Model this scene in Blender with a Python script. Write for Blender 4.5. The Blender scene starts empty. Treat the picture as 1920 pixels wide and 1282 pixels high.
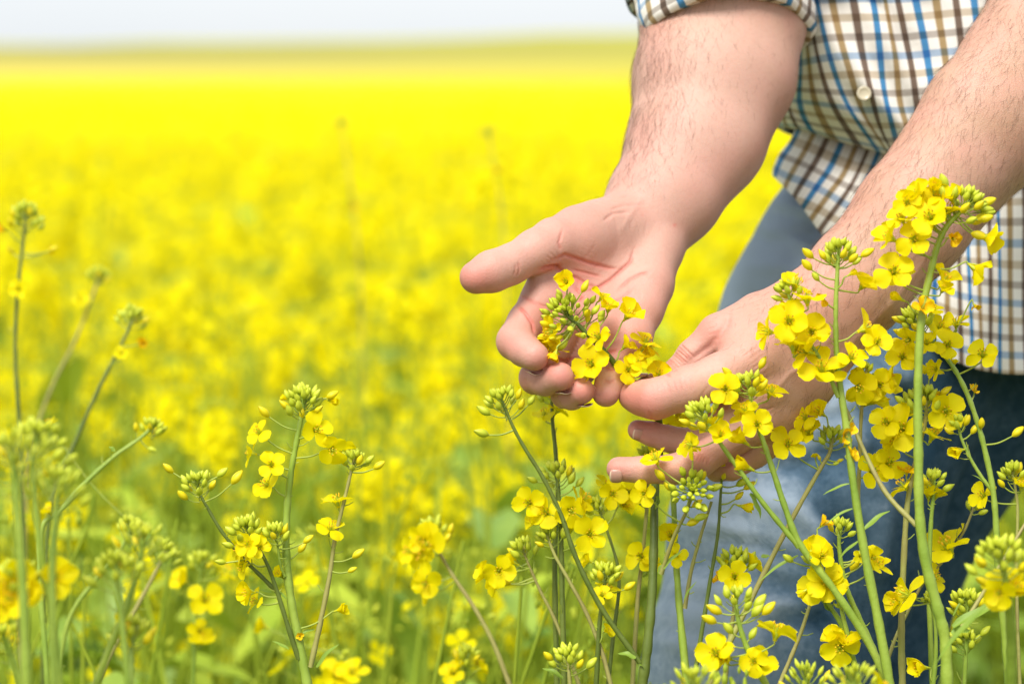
import bpy, math, random
import numpy as np
import openvdb as vdb
from mathutils import Vector, Matrix

rng = np.random.default_rng(7)
random.seed(7)
scene = bpy.context.scene

# ------------------------------------------------------------------ camera
FP = 85.0 * 1920 / 36.0                 # focal length in photo pixels
HORIZON = 140.0
PITCH = math.atan((641 - HORIZON) / FP)
CAM = np.array([0.0, 0.0, 1.2])
FWD = np.array([0, math.cos(PITCH), -math.sin(PITCH)])
UPV = np.array([0, math.sin(PITCH), math.cos(PITCH)])
RGT = np.array([1.0, 0, 0])
D0 = 1.5
PX = D0 / FP                            # metres per pixel at the hands
cd = bpy.data.cameras.new('camera')
cam = bpy.data.objects.new('camera', cd)
scene.collection.objects.link(cam)
scene.camera = cam
cam.location = CAM
cam.rotation_euler = (math.pi / 2 - PITCH, 0, 0)
cd.lens = 85; cd.sensor_width = 36; cd.sensor_fit = 'HORIZONTAL'
cd.clip_start = 0.05; cd.clip_end = 4000
cd.dof.use_dof = True
cd.dof.focus_distance = D0 - 0.01
cd.dof.aperture_fstop = 4.7
cd.dof.aperture_blades = 9

# ------------------------------------------------------------------ light
SUN_EL, SUN_AZ = math.radians(56), math.radians(205)   # azimuth from +Y clockwise: behind the camera, a little left
world = bpy.data.worlds.new('World'); scene.world = world; world.use_nodes = True
wn, wl = world.node_tree.nodes, world.node_tree.links
wn.clear()
wo = wn.new('ShaderNodeOutputWorld'); bg = wn.new('ShaderNodeBackground'); sky = wn.new('ShaderNodeTexSky')
sky.sky_type = 'NISHITA'; sky.sun_disc = False
sky.sun_elevation = SUN_EL; sky.sun_rotation = SUN_AZ
sky.air_density = 1.0; sky.dust_density = 1.5; sky.ozone_density = 1.0
hs = wn.new('ShaderNodeHueSaturation'); hs.inputs['Saturation'].default_value = 0.35
cloud = wn.new('ShaderNodeTexNoise'); cloud.inputs['Scale'].default_value = 2.2; cloud.inputs['Detail'].default_value = 4
wtc = wn.new('ShaderNodeTexCoord'); wl.new(wtc.outputs['Generated'], cloud.inputs['Vector'])
cr = wn.new('ShaderNodeValToRGB'); cr.color_ramp.elements[0].position = .3; cr.color_ramp.elements[1].position = .7
cr.color_ramp.elements[0].color = (4.0, 4.25, 4.5, 1); cr.color_ramp.elements[1].color = (4.5, 4.6, 4.7, 1)      # thin high cloud over the blue
wl.new(cloud.outputs['Fac'], cr.inputs[0])
wm = wn.new('ShaderNodeMix'); wm.data_type = 'RGBA'; wm.inputs[0].default_value = 0.78
wl.new(sky.outputs[0], hs.inputs['Color']); wl.new(hs.outputs[0], wm.inputs[6]); wl.new(cr.outputs[0], wm.inputs[7]); wl.new(wm.outputs[2], bg.inputs['Color'])
bg.inputs['Strength'].default_value = 0.10
wl.new(bg.outputs[0], wo.inputs['Surface'])
sd = bpy.data.lights.new('sun', 'SUN'); sun = bpy.data.objects.new('sun', sd); scene.collection.objects.link(sun)
sd.energy = 2.2; sd.angle = math.radians(26); sd.color = (1.0, 0.95, 0.88)
sv = Vector((math.sin(SUN_AZ) * math.cos(SUN_EL), math.cos(SUN_AZ) * math.cos(SUN_EL), math.sin(SUN_EL)))
sun.rotation_euler = sv.to_track_quat('Z', 'Y').to_euler()
sun.location = (0, 0, 10)
scene.view_settings.view_transform = 'Standard'
scene.view_settings.look = 'None'
scene.view_settings.exposure = 1.15
scene.view_settings.gamma = 1
scene.cycles.use_denoising = True
scene.cycles.max_bounces = 8
scene.cycles.transparent_max_bounces = 8
scene.cycles.caustics_reflective = False
scene.cycles.caustics_refractive = False

# ------------------------------------------------------------------ helpers
def c2w(c):
    c = np.asarray(c, float)
    return CAM + c[..., 0:1] * RGT + c[..., 1:2] * UPV + c[..., 2:3] * FWD
def C(px, py, dd=0.0):
    d = D0 + dd * PX
    return np.array([(px - 960) / FP * d, (641 - py) / FP * d, d])
def W(px, py, dd=0.0):
    return c2w(C(px, py, dd))
def pxof(co):
    """camera-frame points -> photo pixels"""
    return co[:, 0] / co[:, 2] * FP + 960, 641 - co[:, 1] / co[:, 2] * FP

def new_mesh(name, v, f, mats=(), mi=None, smooth=True):
    me = bpy.data.meshes.new(name)
    v = np.asarray(v, np.float32)
    if isinstance(f, np.ndarray):
        nf, k = f.shape
        me.vertices.add(len(v)); me.vertices.foreach_set('co', v.ravel())
        me.loops.add(nf * k); me.loops.foreach_set('vertex_index', f.astype(np.int32).ravel())
        me.polygons.add(nf)
        me.polygons.foreach_set('loop_start', np.arange(nf, dtype=np.int32) * k)
        me.update(calc_edges=True)
    else:
        me.from_pydata(v.tolist(), [], f); me.update()
    for m in mats: me.materials.append(m)
    if mi is not None: me.polygons.foreach_set('material_index', np.asarray(mi, np.int32))
    me.polygons.foreach_set('use_smooth', np.full(len(me.polygons), smooth))
    me.validate()
    return me
def link(name, data, parent=None, label=None, cat=None, group=None, kind=None, M=None):
    o = bpy.data.objects.new(name, data); scene.collection.objects.link(o)
    if parent is not None: o.parent = parent
    if M is not None: o.matrix_local = M
    tag(o, label, cat, group, kind)
    return o
def tag(o, label=None, cat=None, group=None, kind=None):
    if label: o['label'] = label
    if cat: o['category'] = cat
    if group: o['group'] = group
    if kind: o['kind'] = kind
def attr(me, name, val):
    a = me.attributes.new(name, 'FLOAT', 'POINT'); a.data.foreach_set('value', np.asarray(val, np.float32))

class Bag:
    """collects quads/tris (tris stored as degenerate-free separate list) into one mesh"""
    def __init__(s): s.v = []; s.q = []; s.m = []; s.n = 0
    def add(s, v, q, m=0):
        v = np.asarray(v, np.float32); q = np.asarray(q, np.int64)
        s.v.append(v); s.q.append(q + s.n); s.m.append(np.full(len(q), m)); s.n += len(v)
    def get(s): return np.concatenate(s.v), np.concatenate(s.q), np.concatenate(s.m)
    def mesh(s, name, mats):
        v, q, m = s.get(); return new_mesh(name, v, q, mats, m)

# ---- materials
def mat(name):
    m = bpy.data.materials.new(name); m.use_nodes = True
    nt = m.node_tree; b = nt.nodes['Principled BSDF']
    return m, nt, b
def noise_col(nt, b, c1, c2, scale, detail=3, coord='Object', rough=0.5, lo=0.3, hi=0.7):
    tc = nt.nodes.new('ShaderNodeTexCoord'); n = nt.nodes.new('ShaderNodeTexNoise'); r = nt.nodes.new('ShaderNodeValToRGB')
    n.inputs['Scale'].default_value = scale; n.inputs['Detail'].default_value = detail; n.inputs['Roughness'].default_value = rough
    r.color_ramp.elements[0].position = lo; r.color_ramp.elements[1].position = hi
    r.color_ramp.elements[0].color = (*c1, 1); r.color_ramp.elements[1].color = (*c2, 1)
    nt.links.new(tc.outputs[coord], n.inputs['Vector']); nt.links.new(n.outputs['Fac'], r.inputs['Fac'])
    nt.links.new(r.outputs[0], b.inputs['Base Color'])
    return tc, n, r
def add_bump(nt, b, scale, strength, dist, coord='Object', detail=4):
    tc = nt.nodes.new('ShaderNodeTexCoord'); n = nt.nodes.new('ShaderNodeTexNoise'); bp = nt.nodes.new('ShaderNodeBump')
    n.inputs['Scale'].default_value = scale; n.inputs['Detail'].default_value = detail
    bp.inputs['Strength'].default_value = strength; bp.inputs['Distance'].default_value = dist
    nt.links.new(tc.outputs[coord], n.inputs['Vector']); nt.links.new(n.outputs['Fac'], bp.inputs['Height'])
    nt.links.new(bp.outputs[0], b.inputs['Normal'])
    return n, bp
def thin(m, nt, b, trans, colour):
    """petals and leaves let some light through"""
    t = nt.nodes.new('ShaderNodeBsdfTranslucent'); mx = nt.nodes.new('ShaderNodeMixShader'); out = nt.nodes['Material Output']
    t.inputs['Color'].default_value = (*colour, 1); mx.inputs[0].default_value = trans
    nt.links.new(b.outputs[0], mx.inputs[1]); nt.links.new(t.outputs[0], mx.inputs[2]); nt.links.new(mx.outputs[0], out.inputs['Surface'])

def plant_mat(name, c1, c2, scale, rough=0.5, trans=0, tc=None, spec=0.4):
    m, nt, b = mat(name)
    noise_col(nt, b, c1, c2, scale)
    b.inputs['Roughness'].default_value = rough; b.inputs['Specular IOR Level'].default_value = spec
    if trans: thin(m, nt, b, trans, tc or c2)
    return m
M_PETAL = plant_mat('petal_yellow', (0.90, 0.75, 0.001), (0.94, 0.84, 0.001), 220, 0.6, 0.48, (0.95, 0.84, 0.001), 0.2)
M_PETAL_OLD = plant_mat('petal_wilting', (0.88, 0.48, 0.003), (0.92, 0.72, 0.002), 260, 0.6, 0.3, (0.9, 0.5, 0.002), 0.2)
M_BUD = plant_mat('bud_skin', (0.42, 0.52, 0.03), (0.66, 0.68, 0.04), 120, 0.45, 0.12, (0.5, 0.6, 0.02))
M_BUDY = plant_mat('bud_ripe', (0.70, 0.62, 0.01), (0.86, 0.68, 0.005), 120, 0.45, 0.15, (0.8, 0.7, 0.01))
M_STEM = plant_mat('stem_green', (0.20, 0.31, 0.035), (0.33, 0.43, 0.06), 30, 0.4)
M_STEM_DARK = plant_mat('stem_dark_green', (0.085, 0.125, 0.018), (0.14, 0.18, 0.03), 40, 0.4)
M_STEM_TAN = plant_mat('stem_tan', (0.28, 0.24, 0.08), (0.34, 0.34, 0.09), 35, 0.5)
M_PEDICEL = plant_mat('pedicel_green', (0.27, 0.36, 0.04), (0.36, 0.42, 0.06), 60, 0.45)
M_LEAF = plant_mat('leaf_green', (0.17, 0.30, 0.04), (0.34, 0.47, 0.06), 25, 0.5, 0.3, (0.40, 0.56, 0.04))
for m_ in (M_STEM, M_STEM_DARK, M_STEM_TAN): add_bump(m_.node_tree, m_.node_tree.nodes['Principled BSDF'], 260, .5, .0008)
M_ANTHER = plant_mat('anther_yellow', (0.75, 0.42, 0.01), (0.85, 0.55, 0.01), 400, 0.7)
M_FLD_PETAL = plant_mat('field_petal', (0.92, 0.79, 0.001), (0.95, 0.85, 0.001), 9, 0.6, 0.48, (0.96, 0.86, 0.001), 0.1)
M_FLD_GREEN = plant_mat('field_stalk', (0.26, 0.38, 0.03), (0.46, 0.54, 0.05), 7, 0.6, 0.2, (0.35, 0.48, 0.03), 0.15)

# ------------------------------------------------------------------ shape primitives for plants
def frame_from(axis, roll=0.0):
    z = np.asarray(axis, float); z = z / np.linalg.norm(z)
    h = np.array([0, 0, 1.0]) if abs(z[2]) < 0.9 else np.array([1.0, 0, 0])
    x = np.cross(h, z); x /= np.linalg.norm(x); y = np.cross(z, x)
    c, s = math.cos(roll), math.sin(roll)
    return np.stack([c * x + s * y, -s * x + c * y, z], 1)     # columns
def tube(pts, rad, n=7, ridge=0.0):
    pts = np.asarray(pts, float); rad = np.broadcast_to(rad, len(pts))
    t = np.gradient(pts, axis=0); t /= np.linalg.norm(t, axis=1)[:, None] + 1e-12
    up = np.array([0.13, 0.98, 0.1]); a = np.cross(t, up); a /= np.linalg.norm(a, axis=1)[:, None] + 1e-9; b = np.cross(t, a)
    th = np.linspace(0, 2 * math.pi, n, endpoint=False)
    rr = 1 + ridge * np.cos(th * (n // 2))
    ring = (np.cos(th) * rr)[None, :, None] * a[:, None] + (np.sin(th) * rr)[None, :, None] * b[:, None]
    v = pts[:, None] + ring * rad[:, None, None]
    m = len(pts); i = np.arange(m - 1)[:, None] * n; j = np.arange(n)[None]
    q = np.stack([i + j, i + (j + 1) % n, i + n + (j + 1) % n, i + n + j], -1).reshape(-1, 4)
    return v.reshape(-1, 3), q
def spline(pts, k=8):
    """Catmull-Rom through the points"""
    p = np.asarray(pts, float)
    if len(p) < 3:
        t = np.linspace(0, 1, k + 1)[:, None]; return p[0] * (1 - t) + p[-1] * t
    e = np.vstack([2 * p[0] - p[1], p, 2 * p[-1] - p[-2]]); out = []
    for i in range(1, len(e) - 2):
        t = np.linspace(0, 1, k, endpoint=False)[:, None]
        a, b, c, d = e[i - 1], e[i], e[i + 1], e[i + 2]
        out.append(0.5 * (2 * b + (c - a) * t + (2 * a - 5 * b + 4 * c - d) * t ** 2 + (-a + 3 * b - 3 * c + d) * t ** 3))
    out.append(p[-1:]); return np.vstack(out)
def bud_geo(L=0.006, R=0.0013, n=7, m=7):
    s = np.linspace(0, 1, m); prof = R * np.sin(np.pi * np.clip(s, 0.02, 0.985)) ** 0.6 * (1.1 - 0.35 * s)
    pts = np.stack([np.zeros(m), np.zeros(m), s * L], 1)
    th = np.linspace(0, 2 * math.pi, n, endpoint=False)
    v = np.stack([prof[:, None] * np.cos(th), prof[:, None] * np.sin(th), np.repeat((s * L)[:, None], n, 1)], -1)
    i = np.arange(m - 1)[:, None] * n; j = np.arange(n)[None]
    q = np.stack([i + j, i + (j + 1) % n, i + n + (j + 1) % n, i + n + j], -1).reshape(-1, 4)
    return v.reshape(-1, 3), q
def petal_geo(L, Wd, spread, cup, r, ns=8, nt=6):
    """one petal in the x-z plane growing from the origin, z along the flower axis"""
    s = np.linspace(0, 1, ns); t = np.linspace(-1, 1, nt)
    w = 0.16 + 0.84 * np.clip((s - 0.22) / 0.42, 0, 1) ** 0.8
    w *= np.sqrt(np.clip(1 - (np.clip(s - 0.66, 0, 1) / 0.345) ** 2, 0.03, 1))
    ang = np.radians(8) + (spread - np.radians(8)) / (1 + np.exp(-(s - 0.36) * 16))      # claw upright, blade bent out
    ang = ang + 0.25 * (s - 0.7).clip(0) * r.normal()
    ds = L / (ns - 1)
    x = np.concatenate([[0], np.cumsum(np.sin(ang[1:]) * ds)]) + 0.0006
    z = np.concatenate([[0], np.cumsum(np.cos(ang[1:]) * ds)])
    nx, nz = -np.cos(ang), np.sin(ang)
    tw = r.normal() * 0.18
    wav = r.normal(size=4) * 0.06
    off = cup * w[:, None] * (t[None] ** 2) * Wd + tw * w[:, None] * t[None] * Wd * s[:, None] + \
        Wd * s[:, None] ** 2 * (wav[0] * np.sin(3 * t + wav[1] * 20)[None] + wav[2] * np.sin(5 * t + 9 * wav[3]))
    X = x[:, None] + nx[:, None] * off; Z = z[:, None] + nz[:, None] * off; Y = w[:, None] * t[None] * Wd / 2
    X = X - 0.06 * L * (np.abs(t) < 0.3)[None] * (s > 0.97)[:, None] * r.random()
    v = np.stack([X, Y, Z], -1).reshape(-1, 3)
    i = np.arange(ns - 1)[:, None] * nt; j = np.arange(nt - 1)[None]
    q = np.stack([i + j, i + j + 1, i + nt + j + 1, i + nt + j], -1).reshape(-1, 4)
    return v, q
def rotz(v, a):
    c, s = math.cos(a), math.sin(a); return v @ np.array([[c, s, 0], [-s, c, 0], [0, 0, 1.0]])
def flower_mesh(state, seed):
    r = np.random.default_rng(seed); B = Bag()
    sp = {'open': 88, 'half': 56, 'bell': 22, 'old': 60}[state]
    for k in range(4):
        a = k * math.pi / 2 + r.normal() * 0.12
        if state == 'old' and k == 1 and r.random() < 0.4: continue
        v, q = petal_geo(0.0108 * r.uniform(0.9, 1.1), 0.0088 * r.uniform(0.9, 1.12) * (0.75 if state == 'bell' else 1),
                         math.radians(sp + r.normal() * (9 if state != 'old' else 28)), (0.12 if state == 'open' else 0.32) + r.normal() * 0.06, r)
        B.add(rotz(v, a), q, 1 if state == 'old' else 0)
    for k in range(4):                                       # sepals
        v, q = petal_geo(0.0052, 0.0018, math.radians(30 if state != 'bell' else 12), 0.3, r, 5, 4)
        v[:, 2] -= 0.0008; v[:, 0] *= 0.9
        B.add(rotz(v, k * math.pi / 2 + 0.78), q, 2)
    for k in range(6):                                       # stamens
        a = k * math.pi / 3 + r.normal() * 0.1; h = 0.0062 + r.normal() * 0.0004; o = 0.0019
        p = np.array([[0.0004, 0, 0.0008], [o * 0.6, 0, h * 0.6], [o, 0, h]])
        v, q = tube(p, [0.00016, 0.00016, 0.00012], 4); B.add(rotz(v, a), q, 2)
        v, q = bud_geo(0.0016, 0.00045, 5, 5); B.add(rotz(v + [o, 0, h - 0.0004], a), q, 3)
    v, q = tube([[0, 0, 0], [0, 0, 0.004], [0, 0, 0.0066]], [0.0006, 0.0005, 0.0004], 6); B.add(v, q, 2)
    return B.mesh('flower', [M_PETAL, M_PETAL_OLD, M_BUD, M_ANTHER])
FLW = {s: [flower_mesh(s, 10 * i + j) for j in range(6 if s == 'open' else 4)] for i, s in enumerate(('open', 'half', 'bell', 'old'))}
def bud_mesh(mt, seed):
    r = np.random.default_rng(seed); v, q = bud_geo(0.0064, 0.0018, 9, 8)
    v = v * (1 + 0.05 * np.sin(2 * np.arctan2(v[:, 1:2], v[:, 0:1]))) ; v[:, 0] += 0.10 * (v[:, 2]) ** 2 / 0.0062
    return new_mesh('bud', v, q, [mt])
BUDS = [bud_mesh(M_BUD, 1), bud_mesh(M_BUD, 2), bud_mesh(M_BUDY, 3)]

def leaf_geo(L, Wd, curl, r, ns=8):
    s = np.linspace(0, 1, ns); w = Wd * (np.sin(np.pi * (0.06 + 0.94 * s) ** 0.8) ** 0.8 + 0.03) * 0.5
    ang = np.cumsum(np.full(ns, curl / ns)); x = np.cumsum(np.cos(ang)) * L / ns; z = np.cumsum(-np.sin(ang)) * L / ns
    t = np.array([-1, -0.5, 0, 0.5, 1.0])
    X = np.repeat(x[:, None], 5, 1); Y = w[:, None] * t[None]
    Z = z[:, None] + np.abs(t)[None] * w[:, None] * 0.45 + 0.12 * Wd * np.sin(s * 9 + r.random() * 6)[:, None] * t[None] ** 2
    v = np.stack([X, Y, Z], -1).reshape(-1, 3)
    i = np.arange(ns - 1)[:, None] * 5; j = np.arange(4)[None]
    q = np.stack([i + j, i + j + 1, i + 5 + j + 1, i + 5 + j], -1).reshape(-1, 4)
    return v, q

# ------------------------------------------------------------------ signed distance sculpting
class Field:
    def __init__(s, lo, hi, vox):
        s.world = False; s.vox = vox; s.lo = np.array(lo) - 3 * vox
        s.n = np.ceil((np.array(hi) + 3 * vox - s.lo) / vox).astype(int)
        s.a = np.full(s.n, 0.05, np.float32)
        s.ax = [(s.lo[i] + np.arange(s.n[i]) * vox).astype(np.float32) for i in range(3)]
    def box(s, lo, hi):
        a = np.clip(np.floor((np.array(lo) - s.lo) / s.vox).astype(int), 0, s.n)
        b = np.clip(np.ceil((np.array(hi) - s.lo) / s.vox).astype(int) + 1, 0, s.n)
        sl = tuple(slice(a[i], b[i]) for i in range(3))
        g = [s.ax[0][sl[0]][:, None, None], s.ax[1][sl[1]][None, :, None], s.ax[2][sl[2]][None, None, :]]
        return sl, g
def segd(g, a, b, ra, rb):
    d = b - a; L = float(d @ d) + 1e-12
    t = ((g[0] - a[0]) * d[0] + (g[1] - a[1]) * d[1] + (g[2] - a[2]) * d[2]) / L
    t = np.clip(t, 0, 1)
    return np.sqrt((g[0] - a[0] - t * d[0]) ** 2 + (g[1] - a[1] - t * d[1]) ** 2 + (g[2] - a[2] - t * d[2]) ** 2) - (ra + (rb - ra) * t)
def smin(a, b, k):
    h = np.clip(0.5 + 0.5 * (b - a) / k, 0, 1)
    return b + (a - b) * h - k * h * (1 - h)
def chain(F, pts, k=10, kin=6, root=None, rootR=60):
    """pts: (px,py,dd,r) in photo pixels; k: how softly it melts into what is there (only near 'root' when given)"""
    P = [C(*p[:3]) for p in pts]; R = [p[3] * P[i][2] / FP for i, p in enumerate(pts)]
    m = max(R) + (k + 8) * PX
    lo = np.min(P, 0) - m; hi = np.max(P, 0) + m
    sl, g = F.box(lo, hi)
    if min(F.a[sl].shape) == 0: return
    d = None
    if len(P) == 1: P.append(P[0] + 1e-5); R.append(R[0])
    for i in range(len(P) - 1):
        e = segd(g, P[i], P[i + 1], R[i], R[i + 1])
        d = e if d is None else smin(d, e, kin * PX)
    kk = k * PX
    if root is not None:
        r0 = C(*root)
        q = np.sqrt((g[0] - r0[0]) ** 2 + (g[1] - r0[1]) ** 2 + (g[2] - r0[2]) ** 2) / (rootR * PX)
        kk = (k * np.clip(1.6 - q, 0, 1) + 1.2) * PX
    F.a[sl] = smin(F.a[sl], d, kk)
def extract(F):
    G = vdb.FloatGrid(0.05); G.copyFromArray(F.a)
    v, q = G.convertToQuads(isovalue=0.0)
    v = v * F.vox + F.lo; q = q.astype(np.int64)
    a, b, c, d = (v[q[:, i]] for i in range(4)); n = np.cross(c - a, d - b)
    if np.sum(n * (a - v.mean(0))) > 0 and not F.world: q = q[:, ::-1]      # the camera frame is left-handed: wind so that the world mesh faces out
    if np.sum(n * (a - v.mean(0))) < 0 and F.world: q = q[:, ::-1]
    return v, q
def vnormals(v, q):
    a, b, c, d = (v[q[:, i]] for i in range(4)); n = -np.cross(c - a, d - b)
    vn = np.zeros_like(v)
    for i in range(4): np.add.at(vn, q[:, i], n)
    return vn / (np.linalg.norm(vn, axis=1)[:, None] + 1e-12)
def refine(v, q):
    """split every quad in four and relax once, so that fine skin folds have vertices to live on"""
    e = np.concatenate([q[:, [i, (i + 1) % 4]] for i in range(4)]); es = np.sort(e, 1); key = es[:, 0] * len(v) + es[:, 1]
    u, first, inv = np.unique(key, return_index=True, return_inverse=True); ue = es[first]; n = len(v); m = len(q)
    em = (v[ue[:, 0]] + v[ue[:, 1]]) / 2; fc = v[q].mean(1); nv = np.vstack([v, em, fc]); inv = inv.reshape(4, m); ids = n + inv; f = n + len(ue) + np.arange(m)
    nq = np.concatenate([np.stack([q[:, i], ids[i], f, ids[i - 1]], 1) for i in range(4)])
    for _ in range(2):
        s = np.zeros_like(nv); c = np.zeros(len(nv))
        for i in range(4):
            a, b = nq[:, i], nq[:, (i + 1) % 4]
            for k in range(3): s[:, k] += np.bincount(a, nv[b, k], len(nv)) + np.bincount(b, nv[a, k], len(nv))
            c += np.bincount(a, minlength=len(nv)) + np.bincount(b, minlength=len(nv))
        nv = nv * .45 + .55 * s / np.maximum(c, 1)[:, None]
    return nv, nq
def poly_dist(x, y, pl):
    d = np.full(len(x), 1e9); tt = np.zeros(len(x)); n = len(pl) - 1
    for i in range(n):
        ax, ay = pl[i]; bx, by = pl[i + 1]; dx, dy = bx - ax, by - ay
        t = np.clip(((x - ax) * dx + (y - ay) * dy) / (dx * dx + dy * dy + 1e-9), 0, 1)
        e = np.hypot(x - ax - t * dx, y - ay - t * dy)
        u = e < d; d[u] = e[u]; tt[u] = (i + t[u]) / n
    return d, tt

# ------------------------------------------------------------------ the person: arms and hands
VOX = 0.00125
# ---- right arm (hanging down on the left of the picture, palm turned up)
def right_arm():
    F = Field(np.minimum(C(820, 790, -160), C(820, 790, 620)) * [1, 1, 1], np.maximum(C(1600, -170, -160), C(1600, -170, 640)), VOX)
    # forearm, two side by side cores so that the wrist is flatter than wide
    chain(F, [(1300, -150, 560, 115), (1300, 20, 480, 93), (1283, 150, 420, 88), (1258, 270, 350, 74), (1203, 370, 280, 56), (1163, 420, 240, 44)], 20, 30)
    chain(F, [(1440, -150, 560, 115), (1425, 20, 480, 84), (1400, 150, 430, 84), (1352, 270, 360, 76), (1280, 380, 285, 62), (1226, 455, 235, 50)], 60, 30)
    chain(F, [(1362, -150, 560, 130), (1362, 40, 470, 118), (1338, 150, 415, 118), (1300, 275, 345, 96), (1240, 375, 275, 70), (1196, 437, 232, 52)], 60, 30)
    # palm: metacarpals, thenar and hypothenar mounds
    W0 = (1172, 436, 222, 48); W1 = (1203, 452, 222, 48); W2 = (1226, 472, 220, 44)
    chain(F, [W0, (1100, 490, 150, 42), (1018, 566, 70, 41)], 30, 10)
    chain(F, [W1, (1130, 515, 150, 40), (1072, 600, 66, 38)], 30, 10)
    chain(F, [W2, (1178, 530, 150, 40), (1128, 622, 62, 37)], 30, 10)
    chain(F, [(1232, 470, 215, 40), (1212, 540, 150, 41), (1186, 628, 70, 37)], 30, 10)
    chain(F, [(1228, 475, 195, 38), (1217, 530, 140, 43), (1206, 575, 100, 38)], 26, 10)      # hypothenar
    chain(F, [(1168, 424, 218, 44), (1124, 440, 168, 54), (1070, 461, 108, 52)], 46, 14)      # thenar
    chain(F, [(1150, 422, 196, 42), (1085, 432, 120, 44)], 40, 10)
    chain(F, [(1050, 520, 100, 26), (1010, 520, 62, 20)], 24, 10)                              # web between thumb and index
    # thumb
    chain(F, [(1100, 446, 128, 52), (1040, 456, 75, 46), (1005, 471, 42, 40), (955, 497, 14, 36), (922, 509, -4, 37.5), (893, 520, -18, 31.5)], 22, 14, (1080, 455, 110), 75)
    # fingers: knuckle, middle joint, end joint, pad
    chain(F, [(1018, 566, 70, 41), (988, 604, 38, 36), (967, 640, 8, 35.5), (983, 656, -22, 31), (1002, 668, -48, 27.5)], 18, 8, (1022, 560, 80), 62)
    chain(F, [(1072, 600, 66, 38), (1036, 660, 45, 32), (1005, 708, 25, 31), (1022, 712, -8, 29.5), (1050, 706, -42, 27.5)], 14, 8, (1080, 590, 80), 60)
    chain(F, [(1128, 622, 62, 37), (1090, 690, 50, 30), (1060, 738, 28, 27), (1072, 741, 0, 26.5), (1090, 733, -28, 25)], 12, 8, (1132, 612, 80), 58)
    chain(F, [(1186, 628, 70, 37), (1166, 668, 40, 31), (1152, 695, 16, 27.5), (1143, 717, -2, 26.5), (1136, 737, -16, 26)], 14, 8, (1186, 620, 80), 55)
    return extract(F)
# ---- left arm (coming in from the upper right, pinching the stem)
def left_arm():
    F = Field(np.minimum(C(1120, 940, -120), C(1120, 940, 420)), np.maximum(C(2150, -200, -120), C(2150, -200, 420)), VOX)
    chain(F, [(2030, -80, 330, 120), (1905, 120, 230, 96), (1830, 205, 175, 86), (1690, 385, 105, 72), (1590, 500, 60, 62), (1530, 558, 40, 56)], 20, 30)
    chain(F, [(2090, -20, 330, 120), (1960, 165, 235, 92), (1873, 262, 190, 86), (1728, 436, 120, 74), (1620, 560, 75, 64), (1560, 622, 50, 56)], 60, 30)
    chain(F, [(2060, -50, 330, 140), (1932, 140, 230, 112), (1850, 233, 180, 104), (1706, 410, 110, 84), (1604, 530, 66, 70), (1545, 590, 44, 62)], 50, 30)
    # back of the hand
    chain(F, [(1530, 565, 40, 52), (1450, 615, 10, 44), (1412, 672, -22, 43)], 34, 10)
    chain(F, [(1545, 595, 44, 52), (1480, 665, 12, 44), (1436, 728, -8, 42)], 34, 10)
    chain(F, [(1560, 620, 46, 50), (1505, 705, 20, 44), (1450, 776, 8, 40)], 34, 10)
    chain(F, [(1568, 640, 52, 44), (1522, 720, 34, 42), (1468, 808, 30, 36)], 34, 10)
    chain(F, [(1500, 560, 40, 42), (1420, 588, 36, 38), (1346, 626, 34, 36)], 30, 10)      # thumb metacarpal
    chain(F, [(1440, 620, 20, 40), (1385, 645, 6, 38)], 36, 10)                            # muscle between thumb and index
    # thumb, behind the index finger
    chain(F, [(1346, 626, 34, 36), (1300, 668, 38, 31), (1272, 702, 42, 30), (1240, 722, 44, 27), (1212, 728, 44, 23)], 14, 10, (1350, 625, 34), 50)
    # index
    chain(F, [(1412, 672, -22, 43), (1350, 706, -50, 42), (1290, 728, -55, 40), (1228, 748, -48, 36.5), (1204, 746, -26, 31), (1188, 742, -8, 29)], 22, 14, (1420, 670, -20), 90)
    # middle
    chain(F, [(1436, 728, -8, 42), (1360, 785, -5, 32), (1300, 830, 10, 27), (1250, 822, 30, 24), (1222, 813, 34, 22.5), (1196, 806, 34, 19.5)], 14, 8, (1440, 725, -8), 60)
    # ring
    chain(F, [(1450, 776, 8, 40), (1375, 822, -20, 32), (1312, 862, -35, 31), (1262, 880, -26, 28), (1205, 881, -18, 25), (1160, 879, -12, 23)], 14, 8, (1452, 775, 8), 60)
    # little finger, curled in
    chain(F, [(1468, 808, 30, 34), (1415, 850, 20, 27), (1372, 876, 12, 24), (1345, 880, 30, 22), (1335, 872, 52, 19)], 12, 8, (1470, 805, 30), 55)
    return extract(F)

def groove(v, n, x, y, rows):
    """rows: (polyline, width px, depth mm, redness); only on the side turned to the viewer of the palm or hand back"""
    off = np.zeros(len(v)); red = np.zeros(len(v)); face = np.clip(-n[:, 2] * 3 + 0.3, 0, 1)
    for pl, w, dep, rd in rows:
        m = (x > min(p[0] for p in pl) - 5 * w) & (x < max(p[0] for p in pl) + 5 * w) & (y > min(p[1] for p in pl) - 5 * w) & (y < max(p[1] for p in pl) + 5 * w)
        idx = np.nonzero(m)[0]
        d, t = poly_dist(x[idx], y[idx], pl)
        taper = np.clip(np.sin(np.pi * np.clip(t, 0.04, 0.96)) * 1.8, 0, 1)
        e = np.exp(-(d / w) ** 2) * face[idx] * taper
        off[idx] -= e * dep * 0.001; red[idx] += np.exp(-(d / (w * 1.6)) ** 2) * face[idx] * taper * rd
    return off, red
def blobs(x, y, rows):
    r = np.zeros(len(x))
    for bx, by, rad, amt in rows: r += amt * np.exp(-((x - bx) ** 2 + (y - by) ** 2) / rad ** 2)
    return r
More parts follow.
